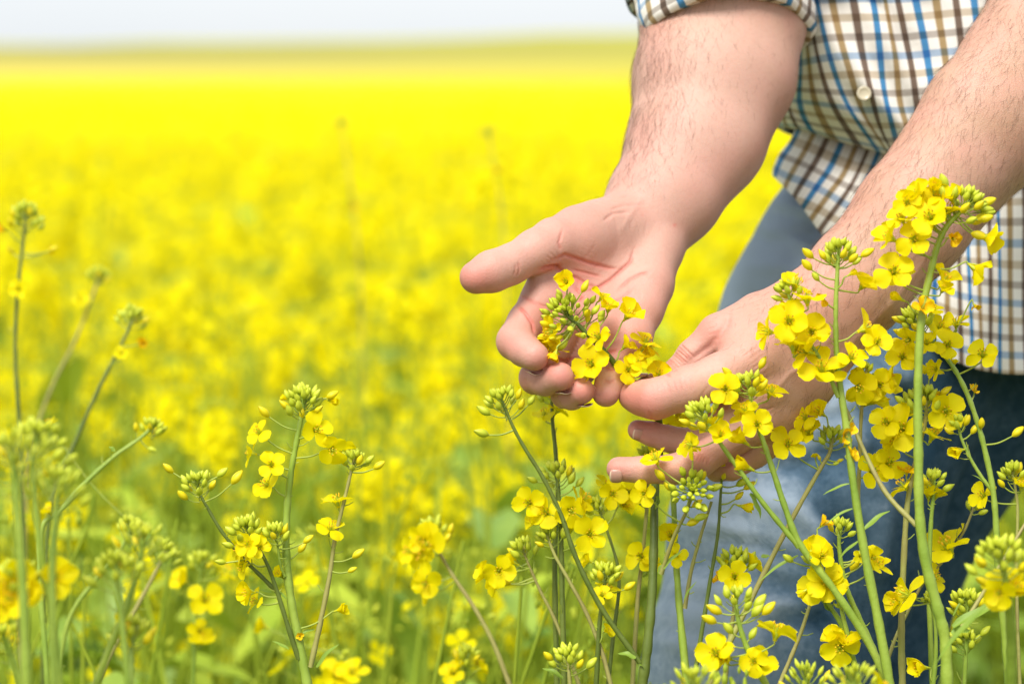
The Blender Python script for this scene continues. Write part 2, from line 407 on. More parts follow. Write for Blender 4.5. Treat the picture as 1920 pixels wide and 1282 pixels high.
def fan(x0, y0, x1, y1, n, spread, wig=3):
    """n short roughly parallel wrinkles across the line p0-p1"""
    out = []; dx, dy = x1 - x0, y1 - y0; L = math.hypot(dx, dy); nx, ny = -dy / L, dx / L
    for i in range(n):
        f = (i + 0.5) / n; cx, cy = x0 + dx * f, y0 + dy * f; h = spread * (0.6 + 0.5 * random.random())
        out.append([(cx - nx * h + random.uniform(-wig, wig), cy - ny * h), (cx + random.uniform(-1, 1), cy), (cx + nx * h + random.uniform(-wig, wig), cy + ny * h)])
    return out

RV, RQ = refine(*right_arm()); LV, LQ = refine(*left_arm())
Rn = vnormals(RV, RQ); Ln = vnormals(LV, LQ)
print('arm verts', len(RV), len(LV), 'normal z', Rn[:, 2].mean())
Rx, Ry = pxof(RV); Lx, Ly = pxof(LV)
rows = [([(1012, 507), (1030, 502), (1052, 498)], 3.5, 1.6, .7),
        ([(1012, 503), (1040, 500), (1062, 512), (1085, 528)], 3.2, 1.2, .6),
        ([(1030, 492), (1060, 478), (1100, 492), (1140, 502), (1160, 505)], 4.0, .9, .45),
        ([(1052, 470), (1048, 455), (1055, 430)], 3.0, .5, .3),
        ([(1095, 548), (1120, 540), (1145, 524), (1165, 506), (1182, 490), (1190, 465)], 3.2, 1.1, .5),
        ([(1075, 535), (1095, 556), (1085, 566)], 3.0, .8, .4),
        ([(1058, 515), (1080, 520), (1105, 535), (1125, 540)], 3.2, .7, .35),
        ([(1070, 505), (1100, 512), (1130, 520)], 3.0, .5, .3),
        ([(1158, 545), (1180, 524), (1200, 514), (1220, 510)], 3.0, .7, .35),
        ([(1100, 590), (1130, 575), (1165, 560), (1190, 535)], 3.0, .5, .25),
        ([(960, 552), (985, 558), (1010, 570), (1030, 578)], 3.0, .5, .3),
        ([(968, 572), (985, 586), (998, 606), (1003, 630)], 3.2, .9, .6),
        ([(972, 490), (974, 505), (970, 520)], 2.6, .45, .25),
        ([(966, 494), (967, 506), (963, 518)], 2.4, .3, .2),
        ([(1130, 415), (1150, 400), (1180, 398)], 4, .6, .1), ([(1140, 395), (1170, 385), (1210, 384)], 4, .45, .1),
        ([(1160, 690), (1145, 692), (1130, 688)], 3, .5, .4), ([(1155, 712), (1143, 716), (1130, 712)], 3, .3, .3),
        ([(1115, 655), (1135, 662), (1160, 655)], 3.4, .8, .45), ([(1040, 672), (1060, 678), (1080, 668)], 3.4, .8, .5)]
for a in fan(1045, 470, 1018, 498, 5, 14): rows.append((a, 1.8, .45, .2))
for a in fan(1100, 470, 1190, 560, 9, 26, 8): rows.append((a, 2.0, .25, .14))
for a in fan(1085, 500, 1110, 440, 7, 20, 6): rows.append((a, 1.8, .18, .08))
for a in fan(1130, 575, 1215, 540, 9, 24, 8): rows.append((a, 1.9, .2, .1))
for a in fan(1040, 560, 1110, 610, 7, 18, 6): rows.append((a, 1.9, .2, .1))
for a in fan(1120, 412, 1230, 430, 8, 16, 6): rows.append((a, 2.2, .2, .06))
rows += [([(1212, 360), (1180, 405), (1160, 440)], 7, -.3, -.03)]
rows = [(p, w * .85, d * 1.15, r * 1.3) if w > 2.3 else (p, w * random.uniform(.8, 1.3), d * random.uniform(.1, .6), r * random.uniform(.2, .7)) for p, w, d, r in rows]
off, redR = groove(RV, Rn, Rx, Ry, rows)
RV = RV + Rn * off[:, None]
redR += blobs(Rx, Ry, [(880, 525, 45, .55), (920, 530, 30, .25), (1015, 680, 26, .5), (950, 650, 30, .35), (1055, 705, 28, .55), (1092, 735, 26, .6), (1135, 745, 26, .6), (1150, 640, 60, .35),
                       (1060, 600, 70, .3), (1085, 520, 40, .4), (1000, 590, 35, .25), (1215, 560, 60, .2), (1080, 440, 60, .12), (1000, 470, 40, .15), (985, 715, 30, .35), (1045, 750, 30, .35)])
rows = [([(1275, 690), (1330, 650), (1362, 610), (1368, 590)], 7, 1.3, .3),
        ([(1500, 690), (1545, 682), (1580, 672)], 4, -.9, .1), ([(1440, 640), (1500, 620), (1560, 600)], 9, -.5, 0), ([(1470, 720), (1530, 660), (1580, 610)], 9, -.5, 0),
        ([(1215, 770), (1221, 780), (1223, 790)], 2.4, .4, .3), ([(1350, 700), (1320, 735), (1300, 772)], 3, .15, .1),
        ([(1420, 825), (1385, 850), (1355, 880)], 5, 1.0, .3)]
for a in fan(1245, 700, 1290, 655, 11, 17, 2): rows.append((a, 1.9, .8, .35))
for a in fan(1295, 852, 1330, 866, 6, 12, 2): rows.append((a, 1.8, .55, .3))
for a in fan(1345, 750, 1400, 760, 9, 20, 3): rows.append((a, 2.0, .45, .22))
for a in fan(1220, 735, 1300, 715, 8, 16, 4): rows.append((a, 1.8, .28, .14))
rows += [([(1560, 700), (1600, 640), (1680, 560), (1740, 480)], 6, -.6, 0), ([(1500, 560), (1580, 480), (1650, 400)], 6, -.5, 0), ([(1430, 760), (1480, 700), (1520, 680)], 5, -.6, 0), ([(1400, 620), (1470, 575), (1530, 540)], 5, -.5, 0)]
for a in fan(1405, 655, 1440, 700, 6, 16, 4): rows.append((a, 2.0, .3, .1))
for a in fan(1425, 735, 1450, 790, 6, 14, 4): rows.append((a, 2.0, .25, .1))
for a in fan(1330, 600, 1345, 650, 5, 12, 3): rows.append((a, 1.8, .25, .1))
for a in fan(1480, 600, 1600, 700, 8, 30, 8): rows.append((a, 2.5, .16, .06))
rows = [(p, w, d * (1 if w > 2 else random.uniform(.3, 1)), r * random.uniform(.5, 1.2)) for p, w, d, r in rows]
off, redL = groove(LV, Ln, Lx, Ly, rows)
LV = LV + Ln * off[:, None]
redL += blobs(Lx, Ly, [(1180, 750, 40, .6), (1222, 780, 30, .45), (1190, 810, 30, .35), (1155, 885, 32, .5), (1310, 855, 26, .4), (1320, 610, 40, .3), (1270, 740, 50, .25), (1370, 870, 40, .35), (1545, 560, 70, .25),
                       (1240, 880, 40, .25), (1400, 660, 60, .15), (1520, 690, 40, .2)])
redR = redR * 1.2 + blobs(Rx, Ry, [(1265, 422, 3.5, .8), (1205, 404, 2.5, .4)]); redL = redL * 1.25 + blobs(Lx, Ly, [(1676, 413, 3, .8), (1762, 300, 2.5, .5)])
tanR = np.clip((330 - Ry) / 350, 0, 1) * 0.45
tanL = np.clip((Lx - 1350) / 330, 0, 1) * 0.85

# ---- the rest of the body, mostly outside the picture: upper arms, trunk, neck, head, legs inside the jeans
def coarse_body():
    F = Field(np.minimum(C(1050, 1350, 300), C(1050, 1350, 1300)) - [.1, .1, 0], np.maximum(C(2600, -2150, 250), C(2600, -2150, 1300)) + [.1, .1, 0.05], 0.007)
    for pts in ([(1400, -130, 575, 120), (1440, -560, 700, 150), (1520, -930, 800, 165)], [(2085, -60, 350, 125), (2250, -500, 600, 150), (2320, -930, 800, 165)]):
        chain(F, pts, 60, 60)
    chain(F, [(1720, 190, 960, 180), (1720, -100, 830, 230), (1760, -600, 820, 240)], 60, 80)
    chain(F, [(1950, 190, 960, 180), (1960, -100, 830, 230), (1960, -600, 820, 240)], 60, 80)
    chain(F, [(1600, -900, 830, 190), (1920, -960, 830, 210), (2250, -900, 830, 190)], 120, 80)
    chain(F, [(1915, -960, 830, 170), (1905, -1250, 760, 160)], 80, 60)
    chain(F, [(1900, -1420, 700, 220), (1895, -1700, 760, 255)], 60, 60)               # skull and jaw
    chain(F, [(1892, -1330, 560, 90), (1890, -1420, 520, 120)], 60, 30)
    chain(F, [(1885, -1560, 430, 22), (1882, -1450, 385, 36)], 26, 10)                 # nose
    chain(F, [(1800, -1600, 520, 40), (1970, -1600, 520, 40)], 40, 10)                 # brow
    for x in (1640, 2150): chain(F, [(x, -1570, 760, 40), (x, -1450, 740, 30)], 20, 10)  # ears
    chain(F, [(1830, -1345, 480, 24), (1940, -1345, 480, 24)], 14, 10)                 # lips
    return extract(F)
BV, BQ = coarse_body()
parts_v = [RV, LV, BV]; parts_q = []; n = 0
for v, q in ((RV, RQ), (LV, LQ), (BV, BQ)): parts_q.append(q + n); n += len(v)
V = np.vstack(parts_v); Q = np.vstack(parts_q)
red = np.concatenate([redR, redL, np.zeros(len(BV))]); tan = np.concatenate([tanR, tanL, np.full(len(BV), .6)])

def skin_material():
    m, nt, b = mat('skin'); N, Lk = nt.nodes, nt.links
    tc = N.new('ShaderNodeTexCoord')
    a1 = N.new('ShaderNodeAttribute'); a1.attribute_name = 'flush'; a2 = N.new('ShaderNodeAttribute'); a2.attribute_name = 'tanned'
    def mix(fac, c1, c2):
        x = N.new('ShaderNodeMix'); x.data_type = 'RGBA'
        for s, v in ((x.inputs[6], c1), (x.inputs[7], c2)):
            if isinstance(v, tuple): s.default_value = (*v, 1)
            else: Lk.new(v, s)
        if isinstance(fac, float): x.inputs[0].default_value = fac
        else: Lk.new(fac, x.inputs[0])
        return x.outputs[2]
    def noise(scale, detail=3, lo=.35, hi=.65):
        n = N.new('ShaderNodeTexNoise'); n.inputs['Scale'].default_value = scale; n.inputs['Detail'].default_value = detail
        Lk.new(tc.outputs['Object'], n.inputs['Vector']); r = N.new('ShaderNodeMapRange')
        r.inputs[1].default_value = lo; r.inputs[2].default_value = hi; Lk.new(n.outputs['Fac'], r.inputs[0]); return r.outputs[0], n
    c = mix(a2.outputs['Fac'], (0.49, 0.278, 0.215), (0.44, 0.252, 0.158))
    nf, _ = noise(38, 4); m1 = N.new('ShaderNodeMath'); m1.operation = 'MULTIPLY'; m1.inputs[1].default_value = 0.42; Lk.new(nf, m1.inputs[0])
    c = mix(m1.outputs[0], c, (0.58, 0.27, 0.22))
    nf, _ = noise(14, 2); m2 = N.new('ShaderNodeMath'); m2.operation = 'MULTIPLY'; m2.inputs[1].default_value = 0.30; Lk.new(nf, m2.inputs[0])
    c = mix(m2.outputs[0], c, (0.66, 0.46, 0.38))
    nf, _ = noise(420, 3, .30, .52); m3 = N.new('ShaderNodeMath'); m3.operation = 'SUBTRACT'; m3.inputs[0].default_value = 0.10
    m4 = N.new('ShaderNodeMath'); m4.operation = 'MULTIPLY'; m4.inputs[1].default_value = 0.10; Lk.new(nf, m4.inputs[0]); Lk.new(m4.outputs[0], m3.inputs[1])
    c = mix(m3.outputs[0], c, (0.30, 0.12, 0.09))
    cl = N.new('ShaderNodeClamp'); Lk.new(a1.outputs['Fac'], cl.inputs[0])
    c = mix(cl.outputs[0], c, (0.56, 0.19, 0.15))
    Lk.new(c, b.inputs['Base Color'])
    b.inputs['Roughness'].default_value = 0.5; b.inputs['Specular IOR Level'].default_value = 0.38
    b.inputs['Subsurface Weight'].default_value = 0.14; b.inputs['Subsurface Radius'].default_value = (1, .35, .18); b.inputs['Subsurface Scale'].default_value = 0.006
    vo = N.new('ShaderNodeTexVoronoi'); vo.inputs['Scale'].default_value = 900; vo.distance = 'EUCLIDEAN'; Lk.new(tc.outputs['Object'], vo.inputs['Vector'])
    n2 = N.new('ShaderNodeTexNoise'); n2.inputs['Scale'].default_value = 160; n2.inputs['Detail'].default_value = 6; Lk.new(tc.outputs['Object'], n2.inputs['Vector'])
    vo.feature = 'DISTANCE_TO_EDGE'; vo.inputs['Scale'].default_value = 620
    vr = N.new('ShaderNodeMapRange'); vr.inputs[1].default_value = 0; vr.inputs[2].default_value = .16; Lk.new(vo.outputs['Distance'], vr.inputs[0])
    ad = N.new('ShaderNodeMath'); ad.operation = 'MULTIPLY_ADD'; ad.inputs[1].default_value = .4; Lk.new(vr.outputs[0], ad.inputs[0]); Lk.new(n2.outputs['Fac'], ad.inputs[2])
    bp = N.new('ShaderNodeBump'); bp.inputs['Strength'].default_value = 0.34; bp.inputs['Distance'].default_value = 0.0007
    Lk.new(ad.outputs[0], bp.inputs['Height']); Lk.new(bp.outputs[0], b.inputs['Normal'])
    return m
M_SKIN = skin_material()
person = bpy.data.objects.new('person', new_mesh('person', c2w(V), Q, [M_SKIN])); scene.collection.objects.link(person)
attr(person.data, 'flush', red); attr(person.data, 'tanned', tan)
tag(person, 'person in checked shirt and blue jeans cupping a rapeseed flower head in bare hands', 'person')

# ---- hairs on the forearms
def hairs():
    B = Bag(); mh, nt, b = mat('arm_hair'); b.inputs['Base Color'].default_value = (0.10, 0.05, 0.025, 1); b.inputs['Roughness'].default_value = 0.5
    r = np.random.default_rng(5)
    def grow(v, n, x, y, dens, dirf, cnt, Ls):
        p = dens / dens.sum(); idx = r.choice(len(v), cnt, p=p)
        P = v[idx] + r.normal(size=(cnt, 3)) * 0.0004; Nn = n[idx]; D = dirf(x[idx], y[idx])
        D = D + r.normal(size=(cnt, 3)) * 0.28; D -= Nn * np.sum(D * Nn, 1)[:, None]; D /= np.linalg.norm(D, axis=1)[:, None] + 1e-9
        L = Ls * r.uniform(0.5, 1.25, cnt) * (0.4 + 0.6 * np.clip(dens[idx], 0, 1)); K = 5
        s = np.linspace(0, 1, K); curl = r.normal(size=(cnt, 1)) * 0.35; S = np.cross(Nn, D)
        pts = P[:, None] + D[:, None] * (s[None] * L[:, None])[..., None] + Nn[:, None] * (0.0012 * np.sin(s * 2.6)[None] * r.uniform(.2, 1.0, (cnt, 1)))[..., None] \
            + S[:, None] * (curl * s[None] ** 2 * L[:, None])[..., None]
        w = 0.000062 * (1 - 0.75 * s)
        a = np.cross(D, np.array([0, 0, 1.0])); a /= np.linalg.norm(a, axis=1)[:, None] + 1e-9; bb = np.cross(D, a)
        ring = [a, -0.5 * a + 0.87 * bb, -0.5 * a - 0.87 * bb]
        vv = np.stack([pts + k[:, None] * w[None, :, None] for k in ring], 2)        # cnt,K,3,3
        base = (np.arange(cnt) * K * 3)[:, None, None] + (np.arange(K - 1) * 3)[None, :, None]; j = np.arange(3)[None, None]
        q = np.stack([base + j, base + (j + 1) % 3, base + 3 + (j + 1) % 3, base + 3 + j], -1).reshape(-1, 4)
        B.add(c2w(vv.reshape(-1, 3)), q)
    # right forearm: denser on the thumb side, none on the inner belly or hand
    cx = np.interp(Ry, [0, 150, 270, 370, 437], [1362, 1338, 1300, 1240, 1197]); hw = np.interp(Ry, [0, 150, 270, 370, 437], [150, 145, 128, 105, 92])
    side = (cx - Rx) / hw
    d = np.clip((385 - Ry) / 110, 0, 1) * (Ry < 372) * np.clip(0.35 + 0.8 * side + 0.6 * np.clip(Rn[:, 2], 0, 1), 0.05, 1) * (Ry > -30)
    grow(RV, Rn, Rx, Ry, d, lambda x, y: np.stack([np.full(len(x), -0.1), np.full(len(x), -1.0), np.full(len(x), -.4)], 1), 3600, 0.014)
    d = np.clip((Lx - 1330) / 220, 0.0, 1) ** 1.0 * (Ly < 800) * (Lx < 2000) * (0.5 + 0.5 * np.clip(Ln[:, 1] * .5 + .6, 0, 1))
    grow(LV, Ln, Lx, Ly, d, lambda x, y: np.stack([np.full(len(x), -0.45), np.full(len(x), -.9), np.full(len(x), -.2)], 1), 5600, 0.0115)
    return B.mesh('arm_hair', [mh])
link('arm_hair', hairs(), person)

# ---- nails
mn, nt, b = mat('nail'); b.inputs['Base Color'].default_value = (0.47, 0.255, 0.20, 1); b.inputs['Roughness'].default_value = 0.28
b.inputs['Subsurface Weight'].default_value = 0.15; b.inputs['Subsurface Scale'].default_value = 0.002
mn2, nt2, b2 = mat('nail_edge'); b2.inputs['Base Color'].default_value = (0.62, 0.48, 0.34, 1); b2.inputs['Roughness'].default_value = 0.35
def nail(px, py, dd, axis, nrm, L, Wd, R):
    """axis: image direction the nail points (x right, y down, z away); nrm: outward"""
    c = C(px, py, dd); ax = np.array([axis[0], -axis[1], axis[2]], float); ax /= np.linalg.norm(ax)
    nr = np.array([nrm[0], -nrm[1], nrm[2]], float); nr -= ax * (nr @ ax); nr /= np.linalg.norm(nr); sd_ = np.cross(ax, nr)
    B = Bag(); ns, nt_ = 9, 9; v = []
    for i in range(ns):
        s = i / (ns - 1) * 2 - 1
        for j in range(nt_):
            t = j / (nt_ - 1) * 2 - 1
            w = (1 - abs(min(s, 0)) ** 3 * .35) * (1 - max(s, 0) ** 6 * .4); a = t * Wd * w / R * 0.5 * 1.0
            ll = s * L / 2 * (1 - 0.10 * t * t)
            v.append(c + ax * ll * PX + nr * (R * math.cos(a) - 0.06 * R * s * s) * PX + sd_ * R * math.sin(a) * PX)
    i = np.arange(ns - 1)[:, None] * nt_; j = np.arange(nt_ - 1)[None]
    q = np.stack([i + j, i + j + 1, i + nt_ + j + 1, i + nt_ + j], -1).reshape(-1, 4)
    me = new_mesh('fingernail', c2w(np.array(v)), q, [mn, mn2], (np.repeat(np.arange(ns - 1), nt_ - 1) >= ns - 2).astype(int))
    o = link('fingernail', me, person); so = o.modifiers.new('s', 'SOLIDIFY'); so.thickness = 0.00025; so.offset = 0
nail(1156, 884, -13, (-1, 0, 0.1), (-0.1, .45, -1), 24, 30, 22.9)
nail(1197, 807, 33, (-1, -.1, 0), (-.05, .5, -1), 22, 26, 19.9)
nail(1200, 724, 44, (-1, .1, 0), (.1, -1, -.15), 34, 30, 24.2)
nail(1055, 712, -38, (.7, 0, -1), (.1, 1, .1), 26, 34, 27.4)
nail(1094, 738, -26, (.6, 0, -1), (.1, 1, .15), 24, 30, 25)
nail(1004, 674, -42, (.6, .3, -1), (-.4, 1, .4), 26, 32, 27.8)
nail(1134, 742, 6, (-.2, 1, -.2), (.1, .1, 1), 24, 28, 26)
nail(893, 520, 6, (-1, .35, -.4), (0.0, -.2, 1), 30, 40, 32)

# ---- shirt
def shirt_material():
    m, nt, b = mat('checked_cotton'); N, Lk = nt.nodes, nt.links
    uv = N.new('ShaderNodeUVMap'); uv.uv_map = 'UVMap'; sp = N.new('ShaderNodeSeparateXYZ'); Lk.new(uv.outputs[0], sp.inputs[0])
    def math_(op, a, b_=None, c_=None):
        x = N.new('ShaderNodeMath'); x.operation = op
        for i, v in enumerate((a, b_, c_)):
            if v is None: continue
            if isinstance(v, (int, float)): x.inputs[i].default_value = v
            else: Lk.new(v, x.inputs[i])
        return x.outputs[0]
    def stripes(u, centre, half):
        f = math_('FLOORED_MODULO', math_('ADD', u, 1.5 - centre), 3.0); d = math_('ABSOLUTE', math_('SUBTRACT', f, 1.5))
        r = N.new('ShaderNodeMapRange'); r.inputs[1].default_value = half + 0.03; r.inputs[2].default_value = half - 0.03; Lk.new(d, r.inputs[0]); return r.outputs[0]
    def over(base, mask, col, k):
        x = N.new('ShaderNodeMix'); x.data_type = 'RGBA'; x.blend_type = 'MULTIPLY'
        Lk.new(math_('MULTIPLY', mask, k), x.inputs[0]); x.inputs[7].default_value = (*col, 1)
        if isinstance(base, tuple): x.inputs[6].default_value = (*base, 1)
        else: Lk.new(base, x.inputs[6])
        return x.outputs[2]
    c = (0.80, 0.77, 0.72)
    blue, tanc, dark = (0.01, 0.25, 0.62), (0.42, 0.29, 0.12), (0.15, 0.09, 0.06)
    for ax, k in ((sp.outputs[1], 0.58), (sp.outputs[0], 0.93)):
        c = over(c, stripes(ax, 0.0, 0.20), blue, k); c = over(c, stripes(ax, 1.0, 0.20), tanc, k); c = over(c, stripes(ax, 2.0, 0.19), dark, k)
    Lk.new(c, b.inputs['Base Color']); b.inputs['Roughness'].default_value = 0.85; b.inputs['Specular IOR Level'].default_value = 0.15
    b.inputs['Sheen Weight'].default_value = 0.15
    w = N.new('ShaderNodeTexNoise'); w.inputs['Scale'].default_value = 45; w.inputs['Detail'].default_value = 5; tc = N.new('ShaderNodeTexCoord'); Lk.new(tc.outputs['Object'], w.inputs['Vector'])
    bp = N.new('ShaderNodeBump'); bp.inputs['Strength'].default_value = 0.35; bp.inputs['Distance'].default_value = 0.004; Lk.new(w.outputs['Fac'], bp.inputs['Height']); Lk.new(bp.outputs[0], b.inputs['Normal'])
    return m
M_SHIRT = shirt_material()
def dense(grid, ku, kv):
    """grid: rows x cols x comps, Catmull-Rom in both directions"""
    g = np.array([spline(r, ku) for r in grid]); g = np.transpose(g, (1, 0, 2)); g = np.array([spline(r, kv) for r in g]); return np.transpose(g, (1, 0, 2))
def sheet(grid, ku, kv, wrinkle=None):
    """control points (px,py,dd,U,V) -> world vertices, quads, uvs"""
    g = dense(grid, ku, kv); R, K, _ = g.shape
    d = D0 + g[..., 2] * PX; P = np.stack([(g[..., 0] - 960) / FP * d, (641 - g[..., 1]) / FP * d, d], -1)
    if wrinkle is not None: P[..., 2] += wrinkle(g)
    i = np.arange(R - 1)[:, None] * K; j = np.arange(K - 1)[None]
    q = np.stack([i + j, i + K + j, i + K + j + 1, i + j + 1], -1).reshape(-1, 4)
    return c2w(P.reshape(-1, 3)), q, g[..., 3:5].reshape(-1, 2)
sv_, sq_, su_, nn = [], [], [], 0
def add_sheet(s):
    global nn
    v, q, u = s; sv_.append(v); sq_.append(q + nn); su_.append(u); nn += len(v)
def row(cols, V): return [(x, y, d, u, V) for (x, y, d, u) in cols]
# upper part: chest down to where it bags over the waist; columns follow the woven stripes
up = [
 row([(1640,-1050,1120,-22),(1330,-960,1000,-15),(1420,-900,760,-9),(1560,-960,660,-6),(1640,-1000,600,0),(1850,-960,600,5),(2050,-980,600,11),(2300,-940,720,18),(2450,-900,900,24),(2200,-1050,1120,32),(1640,-1050,1120,50)], -30),
 row([(1700,-500,1150,-22),(1440,-480,1000,-15),(1430,-480,760,-9),(1480,-460,560,-6),(1540,-440,470,0),(1680,-440,440,5),(1900,-440,450,11),(2150,-440,560,18),(2320,-440,800,24),(2200,-500,1150,32),(1700,-500,1150,50)], -13),
 row([(1700,-120,1150,-20),(1490,-100,1000,-15),(1450,-90,780,-9),(1480,-80,600,-4),(1524,-60,520,0),(1616,-60,470,3),(1670,-60,460,5),(1785,-70,465,8),(1990,-80,520,14),(2240,-80,760,22),(1700,-120,1150,50)], -2),
 row([(1700,0,1150,-20),(1500,10,1000,-15),(1455,20,800,-9),(1490,10,640,-4),(1532,0,545,0),(1635,0,490,3),(1682,0,475,5),(1791,-10,480,8),(1990,-20,540,14),(2240,0,760,22),(1700,0,1150,50)], 0),
 row([(1700,100,1150,-20),(1500,110,1000,-15),(1450,120,800,-9),(1489,120,650,-4),(1556,108,550,0),(1650,106,500,3),(1706,104,485,5),(1803,96,490,8),(1990,90,550,14),(2240,100,780,22),(1700,100,1150,50)], 3),
 row([(1700,200,1150,-20),(1500,190,1000,-15),(1440,180,830,-9),(1478,186,690,-4),(1592,204,575,0),(1664,207,520,3),(1722,205,500,5),(1812,200,505,8),(1990,195,570,14),(2240,200,800,22),(1700,200,1150,50)], 6),
 row([(1700,260,1150,-20),(1500,250,1010,-15),(1450,232,850,-9),(1492,238,730,-4),(1640,276,640,0),(1688,286,590,3),(1745,292,570,5),(1822,296,570,8),(1990,296,630,14),(2240,290,820,22),(1700,260,1150,50)], 9),
 row([(1700,270,1130,-20),(1510,258,1010,-15),(1470,240,870,-9),(1510,246,800,-4),(1650,290,740,0),(1698,302,690,3),(1755,308,670,5),(1832,310,670,8),(1990,310,700,14),(2230,300,840,22),(1700,270,1130,50)], 11),
]
def wr_up(g):
    x, y = g[..., 0], g[..., 1]; u, v = g[..., 3], g[..., 4]
    front = np.clip((1000 - g[..., 2]) / 300, 0, 1); low = np.clip((y - 60) / 200, 0, 1)
    return -.0016 / (1 + np.exp(-(u - 1.3) * 14)) / (1 + np.exp((u - 4.2) * 14)) + front * (0.004 * low * np.sin(u * 1.5 - v * 0.9 + 0.6 * np.sin(v * .7)) + 0.0022 * np.sin(u * .9 + v * .55 + 1.5) + 0.0012 * np.sin(u * 2.3 - v * 1.3))
add_sheet(sheet(up, 12, 14, wr_up))
# lower part: the loose tail below the waist
lo = [
 row([(1760,250,1130,-20),(1560,240,1020,-12),(1500,222,860,-7),(1535,232,780,-5),(1610,262,740,-2),(1652,274,715,0),(1712,290,690,3),(1768,320,660,6),(1800,345,640,8),(1852,345,640,11),(1920,345,650,14),(2200,340,850,22),(1760,250,1130,50)], 0),
 [(1760,280,1130,-20,1),(1540,275,1020,-12,1),(1482,262,850,-7,1),(1510,282,745,-5,1.2),(1582,325,680,-2,1.4),(1622,344,655,0,1.6),(1694,372,640,3,1.8),(1762,400,625,6,2),(1799,400,620,8,1.6),(1853,400,620,11,1.6),(1922,400,630,14,1.6),(2200,400,850,22,2),(1760,280,1130,50,1)],
 [(1760,310,1130,-20,2),(1520,300,1020,-12,2),(1462,288,840,-7,2),(1491,314,725,-5,2.4),(1556,362,655,-2,2.9),(1597,396,640,0,3.2),(1680,450,625,3,4),(1756,500,615,6,5),(1800,520,610,8,5),(1855,530,610,11,5),(1924,535,620,14,5),(2200,540,850,22,5),(1760,310,1130,50,2)],
 [(1760,335,1130,-20,3),(1505,322,1020,-12,3),(1452,312,840,-7,3),(1478,338,725,-5,3.2),(1532,395,650,-2,4.1),(1572,438,635,0,4.7),(1668,525,620,3,6.4),(1752,605,608,6,8),(1802,640,603,8,8.6),(1857,655,603,11,8.8),(1927,660,612,14,8.8),(2200,660,850,22,8.8),(1760,335,1130,50,3)],
 [(1760,345,1130,-20,3.3),(1500,332,1020,-12,3.3),(1449,324,842,-7,3.3),(1472,352,727,-5,3.6),(1520,412,655,-2,4.5),(1560,460,640,0,5.3),(1662,562,625,3,7.4),(1750,645,610,6,9.2),(1803,683,604,8,9.8),(1858,697,603,11,10.0),(1928,702,612,14,10.0),(2200,700,850,22,10),(1760,345,1130,50,3.3)],
]
def wr_lo(g):
    u, v = g[..., 3], g[..., 4]; front = np.clip((1000 - g[..., 2]) / 300, 0, 1)
    return front * (0.0035 * np.sin(u * .85 + .3 * v) + 0.0015 * np.sin(u * 1.7 - .5 * v)) * np.clip(v / 3 + .3, 0, 1.2)
add_sheet(sheet(lo, 12, 12, wr_lo))
# sleeves: tubes ending in a rolled cuff
def sleeve(c0, c1, c2_, r0, r1, r2, roll, u0, tilt):
    pts = spline([C(*c0), C(*c1), C(*c2_)], 16); rr = np.interp(np.linspace(0, 1, len(pts)), [0, .5, 1], [r0 * PX, r1 * PX, r2 * PX])
    # outward: over the cuff and back inside
    t = np.gradient(pts, axis=0); t /= np.linalg.norm(t, axis=1)[:, None]
    ax = [pts[0] + t[0] * 0.004, pts[0] - t[0] * .000, pts[0] - t[0] * .003, pts[0] + t[0] * .001, pts[0] + t[0] * .012, pts[0] + t[0] * roll, pts[0] + t[0] * (roll + .001)]
    rd = [rr[0] - .0085, rr[0] - .006, rr[0] + .0005, rr[0] + .0035, rr[0] + .0045, rr[0] + .003, rr[0] - .001]
    k = [i for i in range(len(pts)) if np.linalg.norm(pts[i] - pts[0]) > roll + .006]
    P = np.vstack([ax, pts[k]]); T = np.vstack([np.repeat(t[:1], len(ax), 0), t[k]]); Rr = np.concatenate([rd, rr[k]])
    n = 72; th = np.linspace(0, 2 * math.pi, n + 1)
    a = np.cross(T, [0, 0, 1.0]); a /= np.linalg.norm(a, axis=1)[:, None]; b_ = np.cross(a, T)
    s = np.concatenate([[0], np.cumsum(np.linalg.norm(np.diff(P, axis=0), axis=1) + np.abs(np.diff(Rr)))])
    w = 1 + 0.035 * np.sin(3 * th + 1)[None] * np.sin(s * 40 + 1)[:, None] + 0.03 * np.sin(7 * th + s[:, None] * 60)
    v = P[:, None] + (np.cos(th)[None] * w * Rr[:, None])[..., None] * a[:, None] + (np.sin(th)[None] * w * Rr[:, None])[..., None] * b_[:, None]
    v = v - T[:, None] * (tilt * np.cos(th))[None, :, None] * 0 
    i = np.arange(len(P) - 1)[:, None] * (n + 1); j = np.arange(n)[None]
    q = np.stack([i + j, i + n + 1 + j, i + n + 1 + j + 1, i + j + 1], -1).reshape(-1, 4)
    U = np.repeat((th / (2 * math.pi) * 27 + u0)[None], len(P), 0); Vv = np.repeat((s / .0125)[:, None], n + 1, 1)
    return c2w(v.reshape(-1, 3)), q, np.stack([U, Vv], -1).reshape(-1, 2)
add_sheet(sleeve((1361, 66, 458), (1338, -180, 590), (1560, -930, 800), 166, 172, 200, .035, 0.3, 0))
add_sheet(sleeve((1985, 62, 275), (2100, -100, 360), (2300, -930, 800), 150, 175, 200, .035, 1.3, 0))
SV, SQ, SU = np.vstack(sv_), np.vstack(sq_), np.vstack(su_)
me = new_mesh('shirt', SV, SQ, [M_SHIRT]); uvl = me.uv_layers.new(name='UVMap')
li = np.empty(len(me.loops), np.int32); me.loops.foreach_get('vertex_index', li); uvl.data.foreach_set('uv', SU[li].astype(np.float32).ravel())
shirt = link('shirt', me, person); so = shirt.modifiers.new('s', 'SOLIDIFY'); so.thickness = 0.0012
